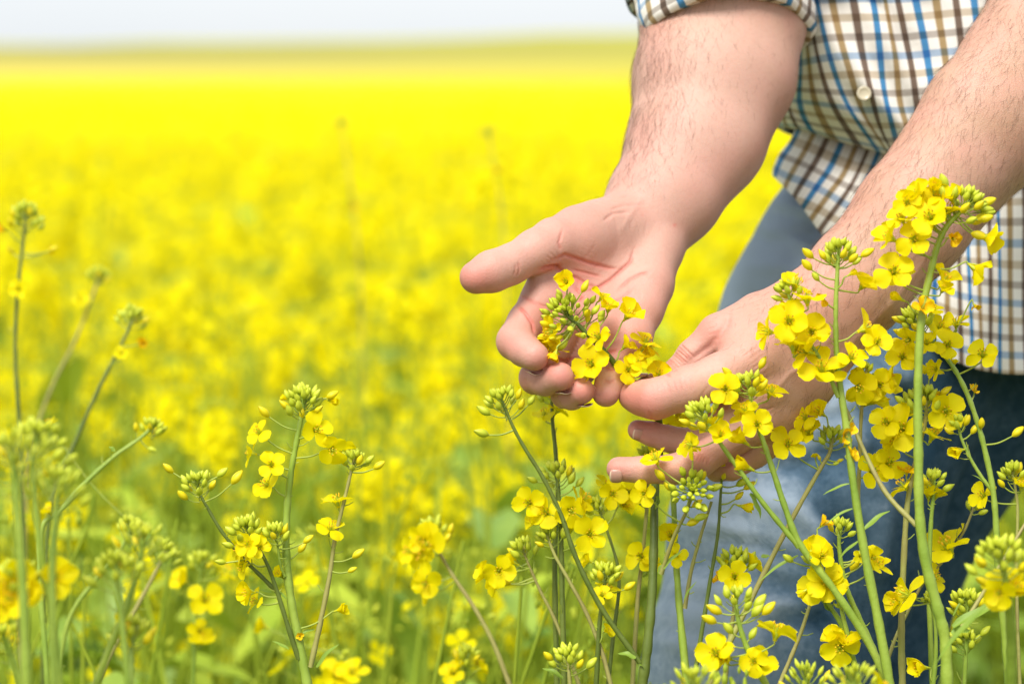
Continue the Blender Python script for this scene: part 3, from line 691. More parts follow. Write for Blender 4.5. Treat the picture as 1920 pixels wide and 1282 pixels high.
def disc(c, nrm, R, th, name, m, parent, holes=True):
    B = Bag(); Rm = frame_from(nrm)
    prof = [(0, .5), (.55, .45), (.62, .62), (.8, 1.0), (.95, .8), (1, .2), (.95, -.4), (0, -.4)]
    th_ = np.linspace(0, 2 * math.pi, 24, endpoint=False); v = np.array([[r * R * math.cos(a), r * R * math.sin(a), h * th] for r, h in prof for a in th_])
    i = np.arange(len(prof) - 1)[:, None] * 24; j = np.arange(24)[None]
    q = np.stack([i + j, i + (j + 1) % 24, i + 24 + (j + 1) % 24, i + 24 + j], -1).reshape(-1, 4)
    return link(name, new_mesh(name, v @ Rm.T + c, q, [m]), parent)
mb, nt, b = mat('button_shell'); b.inputs['Base Color'].default_value = (0.52, 0.47, 0.34, 1); b.inputs['Roughness'].default_value = 0.25
disc(W(1620, 176, 502), -FWD + UPV * .05, 0.0052, 0.0013, 'button', mb, shirt)
disc(W(1606, -45, 480), -FWD, 0.0058, 0.0013, 'button', mb, shirt)

# ---- jeans and boots
def jeans():
    F = Field(np.minimum(C(1000, 1350, 300), C(1000, 1350, 1500)) - [.12, 1.1, 0], np.maximum(C(2300, 150, 300), C(2300, 150, 1500)) + [.1, .1, .1], 0.005)
    chain(F, [(1730, 400, 1010, 220), (1690, 500, 1000, 262), (1615, 640, 950, 262), (1500, 1000, 800, 236), (1425, 1282, 690, 214), (1400, 1500, 640, 200)], 30, 60)
    chain(F, [(1400, 1500, 640, 200), (1480, 2200, 900, 165), (1540, 3000, 1150, 140), (1545, 3560, 1250, 140)], 30, 40)
    chain(F, [(1960, 330, 1020, 250), (1880, 560, 1070, 230), (1620, 1000, 1150, 190), (1560, 1400, 1150, 170), (1850, 2200, 1180, 160), (1900, 3500, 1350, 140)], 30, 60)
    return extract(F)
JV, JQ = jeans(); Jn = vnormals(JV, JQ); Jx, Jy = pxof(JV)
fold = np.zeros(len(JV))
for pl, w, dep in [([(1300, 790), (1420, 800), (1560, 760), (1700, 700)], 26, 7), ([(1290, 850), (1400, 850), (1520, 880), (1640, 860)], 20, -6), ([(1260, 960), (1380, 930), (1480, 950)], 22, 5),
                   ([(1250, 1040), (1350, 1060), (1470, 1100), (1560, 1180)], 24, -5), ([(1400, 430), (1440, 450), (1500, 440), (1560, 420)], 14, -5), ([(1460, 380), (1500, 400), (1550, 400)], 12, 5),
                   ([(1530, 900), (1600, 1000), (1560, 1130)], 26, -7), ([(1600, 820), (1660, 930), (1640, 1060)], 22, 7), ([(1230, 1150), (1330, 1160), (1420, 1200)], 26, 5), ([(1390, 560), (1470, 600), (1560, 560)], 20, -4)]:
    dist, t = poly_dist(Jx, Jy, pl); fold += dep * .001 * np.exp(-(dist / w) ** 2) * np.clip(-Jn[:, 2] + .2, 0, 1)
for (x0, y0, x1, y1, w, dep) in [(1262, 905, 1500, 842, 9, 6), (1270, 930, 1450, 900, 8, -5), (1400, 850, 1600, 800, 9, 7), (1440, 880, 1640, 850, 8, -7), (1255, 985, 1420, 1010, 10, 5), (1330, 1010, 1500, 1060, 9, -5), (1480, 940, 1560, 1060, 10, 6),
                                 (1520, 930, 1620, 1080, 9, -6), (1240, 1100, 1400, 1130, 10, 4), (1400, 1150, 1560, 1130, 10, 5), (1420, 1185, 1560, 1170, 9, -5), (1225, 1200, 1350, 1240, 11, 5), (1620, 700, 1700, 860, 10, 7), (1650, 700, 1740, 840, 9, -7),
                                 (1410, 430, 1530, 470, 7, 5), (1440, 400, 1540, 425, 6, -5), (1400, 500, 1520, 520, 9, 4)]:
    mx_, my_ = (x0 + x1) / 2 + (y1 - y0) * .12, (y0 + y1) / 2 - (x1 - x0) * .08
    dist, t = poly_dist(Jx, Jy, [(x0, y0), (mx_, my_), (x1, y1)]); fold += dep * .001 * np.exp(-(dist / w / 1.5) ** 2) * np.clip(-Jn[:, 2] + .3, 0, 1) * np.sin(np.pi * np.clip(t, .03, .97)) ** .5
JV = JV + Jn * fold[:, None]
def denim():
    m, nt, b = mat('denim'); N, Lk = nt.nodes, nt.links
    a = N.new('ShaderNodeAttribute'); a.attribute_name = 'faded_shaded'  # worn fading of the denim together with painted shade
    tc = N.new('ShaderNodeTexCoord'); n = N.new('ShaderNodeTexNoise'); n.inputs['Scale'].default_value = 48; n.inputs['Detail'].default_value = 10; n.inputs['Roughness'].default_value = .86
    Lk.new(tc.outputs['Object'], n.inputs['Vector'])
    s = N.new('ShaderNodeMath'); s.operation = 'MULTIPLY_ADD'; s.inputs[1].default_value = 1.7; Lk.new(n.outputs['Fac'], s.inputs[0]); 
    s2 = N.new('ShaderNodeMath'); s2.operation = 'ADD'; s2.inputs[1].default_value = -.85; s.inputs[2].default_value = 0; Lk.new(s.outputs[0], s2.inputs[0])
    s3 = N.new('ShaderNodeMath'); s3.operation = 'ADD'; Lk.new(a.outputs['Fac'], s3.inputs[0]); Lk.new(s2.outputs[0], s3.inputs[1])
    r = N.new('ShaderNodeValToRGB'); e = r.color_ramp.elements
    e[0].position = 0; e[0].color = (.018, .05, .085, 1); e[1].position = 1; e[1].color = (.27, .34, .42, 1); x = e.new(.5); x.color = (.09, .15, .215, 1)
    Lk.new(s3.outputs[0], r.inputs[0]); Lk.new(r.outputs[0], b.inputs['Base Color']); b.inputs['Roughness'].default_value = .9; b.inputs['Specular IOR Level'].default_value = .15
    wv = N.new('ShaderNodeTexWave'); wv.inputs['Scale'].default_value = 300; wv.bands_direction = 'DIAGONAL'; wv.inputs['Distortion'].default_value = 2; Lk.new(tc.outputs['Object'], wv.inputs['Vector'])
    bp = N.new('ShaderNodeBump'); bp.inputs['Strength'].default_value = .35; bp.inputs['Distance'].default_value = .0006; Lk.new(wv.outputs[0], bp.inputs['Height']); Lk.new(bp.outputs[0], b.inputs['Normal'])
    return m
M_DENIM = denim()
axx = np.interp(Jy, [330, 620, 1000, 1282, 1600], [1500, 1480, 1390, 1330, 1330]); fade_shade = np.clip(.92 - np.abs(Jx - axx) / 330, 0.0, 1)  # thigh front worn pale; deep shade painted as dark indigo towards the inseam
fade_shade = np.where(Jx > axx, fade_shade, np.clip(.92 - np.abs(Jx - axx) / 700, 0, 1)); fade_shade = np.where(Jx > 1700, fade_shade * .6, fade_shade); fade_shade += fold * 45 + .08 + .42 * np.clip((640 - Jy) / 120, 0, 1) * (Jx < 1640)  # right side darkened further as painted shade; fold ridges paler, hollows darker
dist, t = poly_dist(Jx, Jy, [(1530, 540), (1450, 760), (1385, 1000), (1335, 1300)]); fade_shade += np.where((dist > 4) & (dist < 9), .22, 0) - .2 * (dist < 3)
jn = link('jeans', new_mesh('jeans', c2w(JV), JQ, [M_DENIM]), person); attr(jn.data, 'faded_shaded', fade_shade)
mboot, nt, b = mat('boot_leather'); noise_col(nt, b, (.05, .03, .02), (.10, .06, .035), 30); b.inputs['Roughness'].default_value = .55
mhair, nt, b = mat('head_hair'); noise_col(nt, b, (.03, .018, .01), (.08, .05, .03), 90); b.inputs['Roughness'].default_value = .6
add_bump(nt, b, 200, .6, .003)
def boot(ankle):
    a = np.array([ankle[0], ankle[1], .0]); F = Field(a + [-.08, -.24, -.0], a + [.08, .10, .22], .005); F.world = True
    for pts in ([(0, .03, .16, .055), (0, .02, .06, .05), (0, -.06, .045, .043), (0, -.15, .035, .036)],):
        P = [a + np.array(p[:3]) for p in pts]; sl, g = F.box(F.lo, F.lo + F.n * F.vox); d = None
        for i in range(3):
            e_ = segd(g, P[i], P[i + 1], pts[i][3], pts[i + 1][3]); d = e_ if d is None else smin(d, e_, .02)
        F.a[sl] = np.maximum(d, 0.004 - np.broadcast_to(g[2], d.shape))
    v, q = extract(F); return link('boot', new_mesh('boot', v, q, [mboot]), person)
for k in ((1545, 3560, 1250), (1900, 3500, 1350)):
    w_ = W(*k); boot(w_)
def hair_cap():
    F = Field(np.minimum(C(1550, -1500, 400), C(1550, -1500, 1200)) - .1, np.maximum(C(2250, -2100, 400), C(2250, -2100, 1200)) + .1, .006)
    chain(F, [(1895, -1730, 790, 275), (1895, -1560, 880, 240)], 40, 40)
    v, q = extract(F); v[:, 1] += .004 * np.sin(v[:, 0] * 90) ; return link('hair', new_mesh('hair', c2w(v), q, [mhair]), person)
hair_cap()
me_, nt, b = mat('eye_white'); b.inputs['Base Color'].default_value = (.8, .8, .78, 1); b.inputs['Roughness'].default_value = .2
for ex in (1815, 1955):
    B = Bag(); v, q = bud_geo(.024, .0135, 16, 12); B.add(v * [.95, .95, 1] - [0, 0, .012] + W(ex, -1545, 490), q); link('eye', B.mesh('eye', [me_]), person)
# ------------------------------------------------------------------ the rapeseed plants of the foreground
SM = {'g': M_STEM, 'd': M_STEM_DARK, 't': M_STEM_TAN}
def cdir(x, y, z=0.0):
    """picture direction (x right, y down, z away) -> world direction"""
    v = x * RGT - y * UPV + z * FWD; return v / np.linalg.norm(v)
PR = np.random.default_rng(21)
def head_geo(B, top, axis, R, nb, buds, ped_r=0.00042, low=1.0):
    """a raceme of buds: fills the bag with the little stalks, the list with bud placements"""
    Fm = frame_from(axis); mt = nb
    for i in range(nb):
        f = (i + 0.5) / nb; th = (f ** 0.68) * math.radians(80) * low; az = i * 2.39996 + PR.normal() * .15
        o = top - axis * (R * (0.02 + 0.85 * f * f))
        d = Fm @ np.array([math.sin(th) * math.cos(az), math.sin(th) * math.sin(az), math.cos(th)])
        l = R * (0.22 + 0.62 * f ** .7) * PR.uniform(.85, 1.12) - 0.003
        l = max(l, .0012); tip = o + d * l + axis * l * .22 * f
        bd = d * (1 - .25 * f) + axis * .6; bd /= np.linalg.norm(bd)
        mid = (o + tip) / 2 - axis * l * .10
        v, q = tube([o, mid, tip], [ped_r, ped_r * .8, ped_r], 5); B.add(v, q)
        sc = (0.58 + 0.68 * f ** .8) * PR.uniform(.86, 1.14) * min(1.15, R / .0125) ** .5
        if PR.random() < .035: continue
        buds.append((tip - bd * .0004, bd, sc, 2 if (f > .72 and PR.random() < .35) else int(PR.random() < .5)))
def mat4(Rm, t, s):
    M = Matrix.Identity(4)
    for i in range(3):
        for j in range(3): M[i][j] = float(Rm[i, j]) * s
        M[i][3] = float(t[i])
    return M
def plant(label, stems, flowers=(), singles=(), leaves=(), group=None, fine=True):
    """stems: dict(p=[(px,py)..] top to bottom, dd, w=(top,bottom) px, c, head=(radius px, buds) or None, ax=(x,y,z) head direction, go=True to run on to the ground)
       flowers: (px,py,kind,radius px[,stem index]); singles: lone buds (px,py,angle,size)"""
    main = stems[0]; S = []
    for st in stems:
        n = len(st['p']); dd = st['dd']; dd = dd if hasattr(dd, '__len__') else (dd, dd); dd = [z * 1.45 if 200 < z < 1500 else z * 1.25 if z < -400 else z for z in dd]
        dds = np.interp(np.linspace(0, 1, n), np.linspace(0, 1, len(dd)), dd)
        P = [W(x, y, z) for (x, y), z in zip(st['p'], dds)]; c = spline(P, 8)
        w = np.linspace(st['w'][0], st['w'][1], len(c)) * PX / 2
        if st.get('go'):
            e = c[-1]; t = c[-1] - c[-5]; t /= np.linalg.norm(t); h = e[2]
            k = 7; g = []
            for j in range(1, k + 1):
                f = j / k; g.append(e + np.array([t[0] * h * .8 * f * (1 - .6 * f), t[1] * h * .3 * f, -h * f - (0.0 if f < 1 else .01)]))
            c = np.vstack([c, g]); w = np.concatenate([w, np.linspace(w[-1], w[-1] * 1.35, k)])
        S.append((c, w))
    base = S[0][0][-1].copy(); base[2] = 0
    root = bpy.data.objects.new('rapeseed_plant', None); scene.collection.objects.link(root); root.location = base; root.empty_display_size = .05
    tag(root, label, 'rapeseed plant', group)
    attached = [[] for _ in stems]
    ppx = [np.stack(pxof((lambda q: np.stack([(q - CAM) @ RGT, (q - CAM) @ UPV, (q - CAM) @ FWD], 1))(c)), 1) for c, w in S]
    def attach(px, py, si, lo=14, hi=34):
        """index on a stem a little below the flower"""
        best = None
        for k in ([si] if si is not None else range(len(S))):
            q = ppx[k]; d = np.hypot(q[:, 0] - px, q[:, 1] - py - PR.uniform(lo, hi)); i = int(np.argmin(d))
            if best is None or d[i] < best[0]: best = (d[i], k, i)
        return best[1], best[2]
    KIND = {'O': 'open', 'S': 'open', 'U': 'open', 'H': 'half', 'B': 'bell', 'W': 'old'}
    fl = []
    for f in flowers:
        px, py, kd, r = f[:4]; k, i = attach(px, py, f[4] if len(f) > 4 else None)
        A = S[k][0][i]; dA = (A - CAM) @ FWD; ddA = (dA - D0) / PX
        T = W(px, py, ddA + (PR.uniform(-46, -22) if kd == 'O' else PR.uniform(-22, 8))); d = T - A; L = np.linalg.norm(d)
        if L < 1e-4: d = UPV * .01
        d = d / np.linalg.norm(d); tw = -FWD
        if kd == 'O': ax = .35 * d + .95 * tw + .18 * UPV
        elif kd == 'S': ax = d * .95 + .30 * tw + .25 * UPV
        elif kd == 'U': ax = .4 * d + .28 * tw + .8 * UPV
        elif kd == 'H': ax = d * .9 + .35 * tw + .1 * UPV
        elif kd == 'B': ax = d * .9 + .1 * tw - .15 * UPV
        else: ax = d * .7 + .3 * tw - .35 * UPV
        ax = ax + PR.normal(size=3) * .27; ax /= np.linalg.norm(ax); sc = r / 22.5 * PR.uniform(.86, 1.12)
        O = T - ax * .0055 * sc
        if kd == 'S' and PR.random() < .3: kd = 'H'
        m1 = A * .5 + O * .5 - UPV * L * .06; m2 = O - ax * .0022
        attached[k].append(spline([A, m1, m2, O], 4)); fl.append((KIND[kd], ax, O, sc))
    sg = []
    for s_ in singles:
        px, py = s_[:2]; k, i = attach(px, py, s_[3] if len(s_) > 3 else None, 8, 22); A = S[k][0][i]; ddA = ((A - CAM) @ FWD - D0) / PX
        T = W(px, py, ddA + PR.uniform(-10, 5)); d = T - A; L = np.linalg.norm(d) + 1e-6; d /= L; ax = d * .8 + UPV * .35 - FWD * .1; ax /= np.linalg.norm(ax)
        O = T - ax * .003; attached[k].append(spline([A, (A + O) / 2 - UPV * L * .07, O], 4)); sg.append((O, ax, s_[2] if len(s_) > 2 else 1.0))
    off = np.array([*base])
    for k, (st, (c, w)) in enumerate(zip(stems, S)):
        w = w * (.88 + .05 * np.sin(np.arange(len(w)) * 1.3 + k * 2) + .03 * PR.normal(size=len(w)))
        B = Bag(); v, q = tube(c - off, w, 12, .05); B.add(v, q, 0)
        for p in attached[k]:
            v, q = tube(p - off, np.linspace(.00062, .00045, len(p)), 5); B.add(v, q, 1)
        top = 0
        ln = np.cumsum(np.concatenate([[0], np.linalg.norm(np.diff(c, axis=0), axis=1)]))
        for _ in range(st.get('stubs', 4)):                         # small scars and stalks of fallen flowers
            i = int(PR.integers(6, max(7, min(len(c) - 2, 40)))); t = c[i - 1] - c[i + 1]; t /= np.linalg.norm(t)
            s_ = np.cross(t, FWD) * PR.choice([-1, 1]) + PR.normal(size=3) * .5; s_ /= np.linalg.norm(s_); l = PR.uniform(.0015, .008)
            v, q = tube([c[i] - off, c[i] - off + s_ * l * .6 + t * l * .25, c[i] - off + s_ * l + t * l * .6], [.0004, .00035, .00028], 5); B.add(v, q, 1)
        so_ = link('stem', B.mesh('stem', [SM[st.get('c', 'g')], M_PEDICEL]), root)
        if st.get('head'):
            R, nb = st['head']; t = c[0] - c[3]; t /= np.linalg.norm(t)
            if 'ax' in st: t = cdir(*st['ax'])
            HB = Bag(); bl = []; head_geo(HB, c[0] - off, t, R * PX, nb, bl, low=st.get('low', 1.0))
            if fine:
                ho = link('bud_cluster', HB.mesh('bud_cluster', [M_PEDICEL]), root)
                for (p, bd, sc, mi) in bl: link('bud', BUDS[mi], ho, M=mat4(frame_from(bd, PR.random() * 6), p, sc))
            else:
                v, q = bud_geo(n=7, m=6)
                for (p, bd, sc, mi) in bl: HB.add((v * sc) @ frame_from(bd).T + p, q, 2 if mi == 2 else 1)
                link('bud_cluster', HB.mesh('bud_cluster', [M_PEDICEL, M_BUD, M_BUDY]), root)
    for kd, ax, O, sc in fl:
        me = FLW[kd][int(PR.integers(len(FLW[kd])))]; link('flower', me, root, M=mat4(frame_from(ax, PR.random() * 6.3), O - off, sc))
    for O, ax, sc in sg: link('bud', BUDS[2 if PR.random() < .6 else 0], root, M=mat4(frame_from(ax), O - off, sc * 1.1))
    for lf in leaves:                                                # (px,py,angle deg in the picture,length px,width px, dd)
        px, py, a, L, wd, dd = lf; v, q = leaf_geo(L * PX, wd * PX, .5, PR); B = Bag(); B.add(v, q)
        x = cdir(math.cos(math.radians(a)), -math.sin(math.radians(a)), PR.uniform(-.3, .1)); z = np.cross(x, cdir(0, 0, 1)); z = z if z @ UPV > 0 else -z
        z = z * .8 - FWD * .6; z -= x * (z @ x); z /= np.linalg.norm(z); y = np.cross(z, x)
        link('leaf', B.mesh('leaf', [M_LEAF]), root, M=mat4(np.stack([x, y, z], 1), W(px, py, dd) - off, 1))
    return root
def st(p, dd, w=(5, 12), c='g', head=None, **k): return dict(p=p, dd=dd, w=w, c=c, head=head, **k)

plant('bent rapeseed plant whose flower head rests on the open palm, pinched by fingers',
      [st([(1064, 583), (1082, 606), (1110, 636), (1142, 668), (1165, 703), (1190, 736), (1230, 775), (1238, 830), (1228, 920), (1226, 1020), (1222, 1120), (1214, 1210), (1205, 1282)],
          (-34, -32, -28, -20, -8, 12, 30, 62, 66, 40, 20, 10, 10), (8, 21), 'd', None, go=True, stubs=3),
       st([(940, 748), (962, 800), (985, 842), (1018, 895), (1052, 965), (1080, 1045), (1128, 1140), (1200, 1242)], (-10, 10), (6, 12), 'd', (50, 26), ax=(-.25, -1, -.1)),
       st([(1300, 918), (1294, 940), (1284, 965), (1262, 1010), (1240, 1075)], (-92, 8), (5, 9), 't', (54, 36), ax=(.1, -.25, -1)),
       st([(1061, 585), (1064, 592), (1072, 600), (1080, 606)], (-38, -34), (5, 7), 'd', (70, 44), ax=(-.35, -.55, -.8))],
      [(1117, 629, 'O', 23, 0), (1106, 680, 'O', 29, 0), (1095, 706, 'S', 24, 0), (1179, 692, 'O', 25, 0), (1196, 676, 'O', 17, 0), (1176, 645, 'H', 22, 0), (1214, 635, 'S', 24, 0), (1210, 664, 'H', 22, 0), (1222, 648, 'S', 22, 0),
       (1236, 697, 'H', 22, 0), (1183, 586, 'H', 27, 0), (1142, 573, 'H', 20, 0), (1132, 554, 'S', 22, 0), (1026, 622, 'S', 24, 3), (1030, 654, 'S', 25, 3), (1040, 668, 'W', 20, 3), (1060, 526, 'H', 25, 3), (1040, 640, 'H', 16, 3), (1072, 691, 'B', 13, 0),
       (1227, 852, 'U', 24, 2), (1290, 838, 'S', 19, 2), (1206, 925, 'O', 21, 2)],
      [(1115, 583, 1.1, 3), (1098, 580, .9, 3), (1095, 540, 1.2, 3), (1127, 595, 1.1, 0), (1102, 596, .9, 0), (1048, 633, 1, 3), (1066, 628, 1, 3), (1088, 628, .9, 0), (1057, 645, 1.3, 3),
       (908, 813, 1.4, 1), (995, 752, 1.1, 1), (1240, 893, 1.3, 2), (1254, 913, 1.1, 2), (1296, 980, 1.3, 2), (1310, 970, 1.3, 2), (1305, 945, 1.1, 2)],
      [(1232, 1078, 62, 34, 12, 20), (1240, 1072, 58, 58, 9, 0), (1196, 1236, 150, 40, 14, 0), (1196, 1243, -20, 26, 18, 6), (1234, 935, -120, 26, 16, 55), (1228, 928, -60, 22, 14, 50), (1175, 1200, 128, 60, 4, 5)])
plant('thick green stem right of the bent stem, rising behind the fingertips against the jeans',
      [st([(1256, 770), (1258, 850), (1263, 940), (1267, 1040), (1275, 1150), (1288, 1282)], (110, 50), (7, 17), 'g', (30, 18), go=True),
       st([(1334, 940), (1312, 1010), (1296, 1070), (1284, 1140)], (40, 55), (6, 9), 't', None)],
      [(1252, 800, 'O', 26, 0), (1272, 812, 'S', 26, 0), (1236, 825, 'O', 24, 0), (1256, 1000, 'H', 22, 0), (1268, 1040, 'S', 22, 0), (1285, 790, 'S', 22, 0)], (), [(1280, 1130, 70, 50, 5, 40)])
plant('slender dark olive stem with drooping orange-tipped blossom in front of the jeans',
      [st([(1354, 885), (1351, 930), (1346, 1000), (1333, 1080), (1318, 1170), (1300, 1282)], (10, 20), (5, 10), 'd', (24, 10), go=True)],
      [(1398, 950, 'B', 22, 0), (1350, 868, 'H', 15, 0)], [(1388, 906, 1.3, 0), (1402, 912, 1.2, 0), (1385, 930, 1, 0)])
plant('rapeseed plant with two yellow-budded heads crossing the back of the lower hand',
      [st([(1402, 716), (1407, 745), (1418, 790), (1432, 830), (1452, 890), (1470, 945), (1500, 1020), (1560, 1100), (1620, 1190), (1668, 1282)], (-130, -110), (7, 17), 'g', (40, 22), go=True, stubs=6),
       st([(1316, 772), (1326, 790), (1350, 830), (1386, 880), (1425, 935), (1465, 985), (1498, 1025)], (-150, -115), (7, 12), 'g', (48, 28), ax=(-.35, -1, -.2))],
      [(1360, 729, 'O', 25, 0), (1447, 727, 'U', 30, 0), (1395, 778, 'S', 27, 0), (1420, 795, 'O', 28, 0), (1388, 822, 'B', 26, 0), (1395, 873, 'B', 28, 0), (1332, 800, 'S', 26, 1), (1352, 812, 'H', 24, 1),
       (1288, 832, 'S', 24, 1), (1422, 712, 'B', 18, 0), (1372, 745, 'H', 20, 0), (1395, 762, 'U', 20, 0)], [(1366, 700, 1.2, 0), (1428, 683, 1.2, 0), (1300, 800, 1.2, 1)], [(1400, 920, -50, 60, 16, -120), (1500, 1020, 120, 46, 10, -110)])
plant('tan stem leaning right with one wide four-petalled flower in front of the jeans',
      [st([(1562, 815), (1555, 850), (1540, 875), (1500, 945), (1455, 1030), (1405, 1130), (1352, 1235), (1330, 1282)], (-30, -10), (7, 13), 't', (36, 20), ax=(.1, -1, -.1), go=True),
       st([(1540, 1085), (1520, 1130), (1500, 1190), (1470, 1262), (1462, 1282)], (10, 0), (6, 10), 't', None, go=True)],
      [(1478, 830, 'O', 32, 0), (1528, 855, 'H', 8, 0), (1505, 780, 'S', 24, 0), (1535, 770, 'H', 24, 0), (1515, 805, 'S', 24, 0)], [(1535, 855, .6, 0), (1570, 868, .6, 0), (1578, 862, .6, 0)])
plant('tall pale green stem standing right over the wrist, nearly bare below its pale bud tuft',
      [st([(1573, 468), (1570, 510), (1567, 580), (1568, 650), (1575, 720), (1588, 810), (1602, 920), (1622, 1040), (1648, 1170), (1668, 1282)], (-150, -150), (7, 20), 'g', (44, 26), go=True, stubs=9),
       st([(1474, 540), (1488, 580), (1500, 610), (1520, 645), (1548, 690), (1572, 745)], (-165, -152), (6, 9), 'g', (36, 18), ax=(-.5, -.9, -.2))],
      [(1622, 530, 'H', 25, 0), (1598, 512, 'B', 17, 0), (1497, 525, 'U', 30, 1), (1512, 552, 'U', 26, 1), (1432, 620, 'S', 26, 1), (1480, 600, 'O', 30, 1), (1522, 622, 'O', 32, 1), (1488, 636, 'U', 32, 1), (1505, 655, 'S', 34, 1),
       (1540, 684, 'U', 34, 1), (1556, 690, 'S', 28, 1), (1474, 575, 'B', 22, 1), (1630, 612, 'S', 30, 0), (1645, 640, 'O', 24, 0), (1600, 665, 'O', 24, 0), (1540, 560, 'W', 12, 0), (1590, 815, 'W', 18, 0), (1600, 850, 'W', 15, 0)],
      [(1518, 478, 1.3, 0), (1552, 486, 1.2, 0), (1622, 476, 1.3, 0), (1606, 490, 1, 0), (1516, 500, 1.3, 0), (1530, 520, 1, 0)], [(1615, 1000, 50, 70, 12, -150), (1600, 905, 190, 60, 6, -150), (1606, 950, 196, 66, 6, -150), (1617, 1010, -150, 60, 7, -150)])
plant('tallest rapeseed plant at the right, thick stem and big yellow head against the forearm',
      [st([(1818, 378), (1800, 398), (1775, 425), (1758, 460), (1745, 510), (1732, 570), (1724, 640), (1721, 740), (1722, 850), (1724, 960), (1735, 1050), (1758, 1140), (1772, 1200), (1776, 1282)], (-190, -170), (9, 24), 'g', (56, 34), ax=(.7, -.9, -.1), go=True, stubs=10),
       st([(1560, 715), (1590, 775), (1622, 850), (1662, 925), (1718, 985)], (-60, -165), (7, 11), 't', None)],
      [(1716, 362, 'S', 28, 0), (1722, 384, 'H', 26, 0), (1742, 402, 'O', 30, 0), (1688, 404, 'S', 26, 0), (1768, 396, 'S', 28, 0), (1722, 412, 'U', 28, 0), (1700, 378, 'O', 24, 0), (1663, 442, 'S', 28, 0), (1713, 447, 'O', 32, 0),
       (1678, 506, 'O', 30, 0), (1690, 516, 'S', 24, 0), (1858, 448, 'S', 28, 0), (1834, 505, 'S', 30, 0), (1790, 448, 'W', 14, 0), (1774, 520, 'H', 30, 0), (1770, 540, 'H', 20, 0), (1683, 558, 'B', 22, 0), (1732, 574, 'W', 20, 0), (1745, 420, 'S', 26, 0),
       (1757, 372, 'H', 24, 0), (1782, 365, 'H', 22, 0), (1782, 386, 'U', 24, 0), (1752, 350, 'B', 22, 0)],
      [(1848, 380, 1.4, 0), (1838, 408, 1.5, 0), (1830, 440, 1.5, 0), (1772, 345, 1.4, 0), (1752, 356, 1.5, 0), (1846, 392, 1.2, 0), (1850, 398, 1.2, 0)],
      [(1775, 1185, 40, 120, 20, -175), (1780, 1190, 25, 40, 22, -175)])
plant('sharp rapeseed branch curving right with a starry flower before the shirt tail',
      [st([(1712, 598), (1728, 618), (1752, 645), (1785, 685), (1812, 735), (1832, 790), (1848, 850), (1862, 920), (1868, 990), (1872, 1080), (1882, 1180), (1890, 1282)], (-25, -20), (7, 15), 'g', (46, 34), ax=(-.5, -.8, -.3), go=True, stubs=7),
       st([(1796, 790), (1802, 820), (1820, 860), (1838, 890), (1860, 920)], (-15, -20), (5, 8), 'g', (30, 16), ax=(-.3, -1, 0)),],
      [(1750, 575, 'U', 22, 0), (1792, 600, 'U', 25, 0), (1842, 660, 'O', 27, 0), (1765, 610, 'S', 22, 0), (1778, 645, 'O', 24, 0), (1700, 640, 'O', 24, 0), (1750, 692, 'S', 20, 0), (1692, 668, 'O', 26, 0), (1702, 655, 'S', 22, 0),
       (1828, 730, 'W', 13, 0), (1795, 845, 'B', 26, 1), (1790, 680, 'B', 12, 0), (1830, 575, 'W', 12, 0), (1738, 640, 'O', 22, 0)],
      [(1687, 600, 1.2, 0), (1682, 640, 1.3, 0), (1840, 795, 1.1, 0), (1826, 806, 1.1, 1), (1812, 790, 1.1, 1), (1905, 812, 1.3, 0)], [(1858, 916, 130, 44, 4, -20)])
plant('rapeseed plant with fat pale buds and crowded petals close behind the thick right stem',
      [st([(1738, 745), (1735, 790), (1720, 850), (1702, 940), (1694, 1060), (1690, 1180), (1692, 1282)], (10, 20), (7, 15), 't', (50, 34), ax=(.1, -1, -.1), go=True, stubs=5),
       st([(1625, 690), (1616, 760), (1612, 860), (1610, 960), (1628, 1080), (1655, 1200), (1664, 1282)], (40, 50), (6, 13), 't', (26, 12), go=True)],
      [(1775, 770, 'O', 32, 0), (1688, 800, 'O', 34, 0), (1676, 826, 'S', 28, 0), (1660, 790, 'O', 28, 0), (1705, 770, 'S', 26, 0), (1650, 722, 'O', 30, 1), (1612, 728, 'O', 32, 1), (1668, 708, 'H', 30, 1),
       (1640, 745, 'S', 30, 1), (1758, 745, 'W', 18, 0), (1752, 810, 'S', 26, 0), (1640, 880, 'O', 30, 1), (1690, 905, 'S', 26, 0), (1700, 880, 'W', 20, 0), (1745, 690, 'S', 20, 0),
       (1670, 865, 'O', 28, 1), (1608, 705, 'H', 20, 1)],
      [(1712, 905, 1.3, 0), (1690, 752, 1.2, 0), (1770, 735, 1.2, 0)])
plant('small bud tuft with yellow underside beside the thick right stem, below the shirt tail',
      [st([(1752, 895), (1750, 930), (1745, 990), (1742, 1100), (1748, 1282)], (20, 30), (6, 12), 'g', (36, 20), ax=(.2, -1, 0), go=True)],
      [(1742, 922, 'S', 22, 0), (1758, 925, 'S', 22, 0)], ())
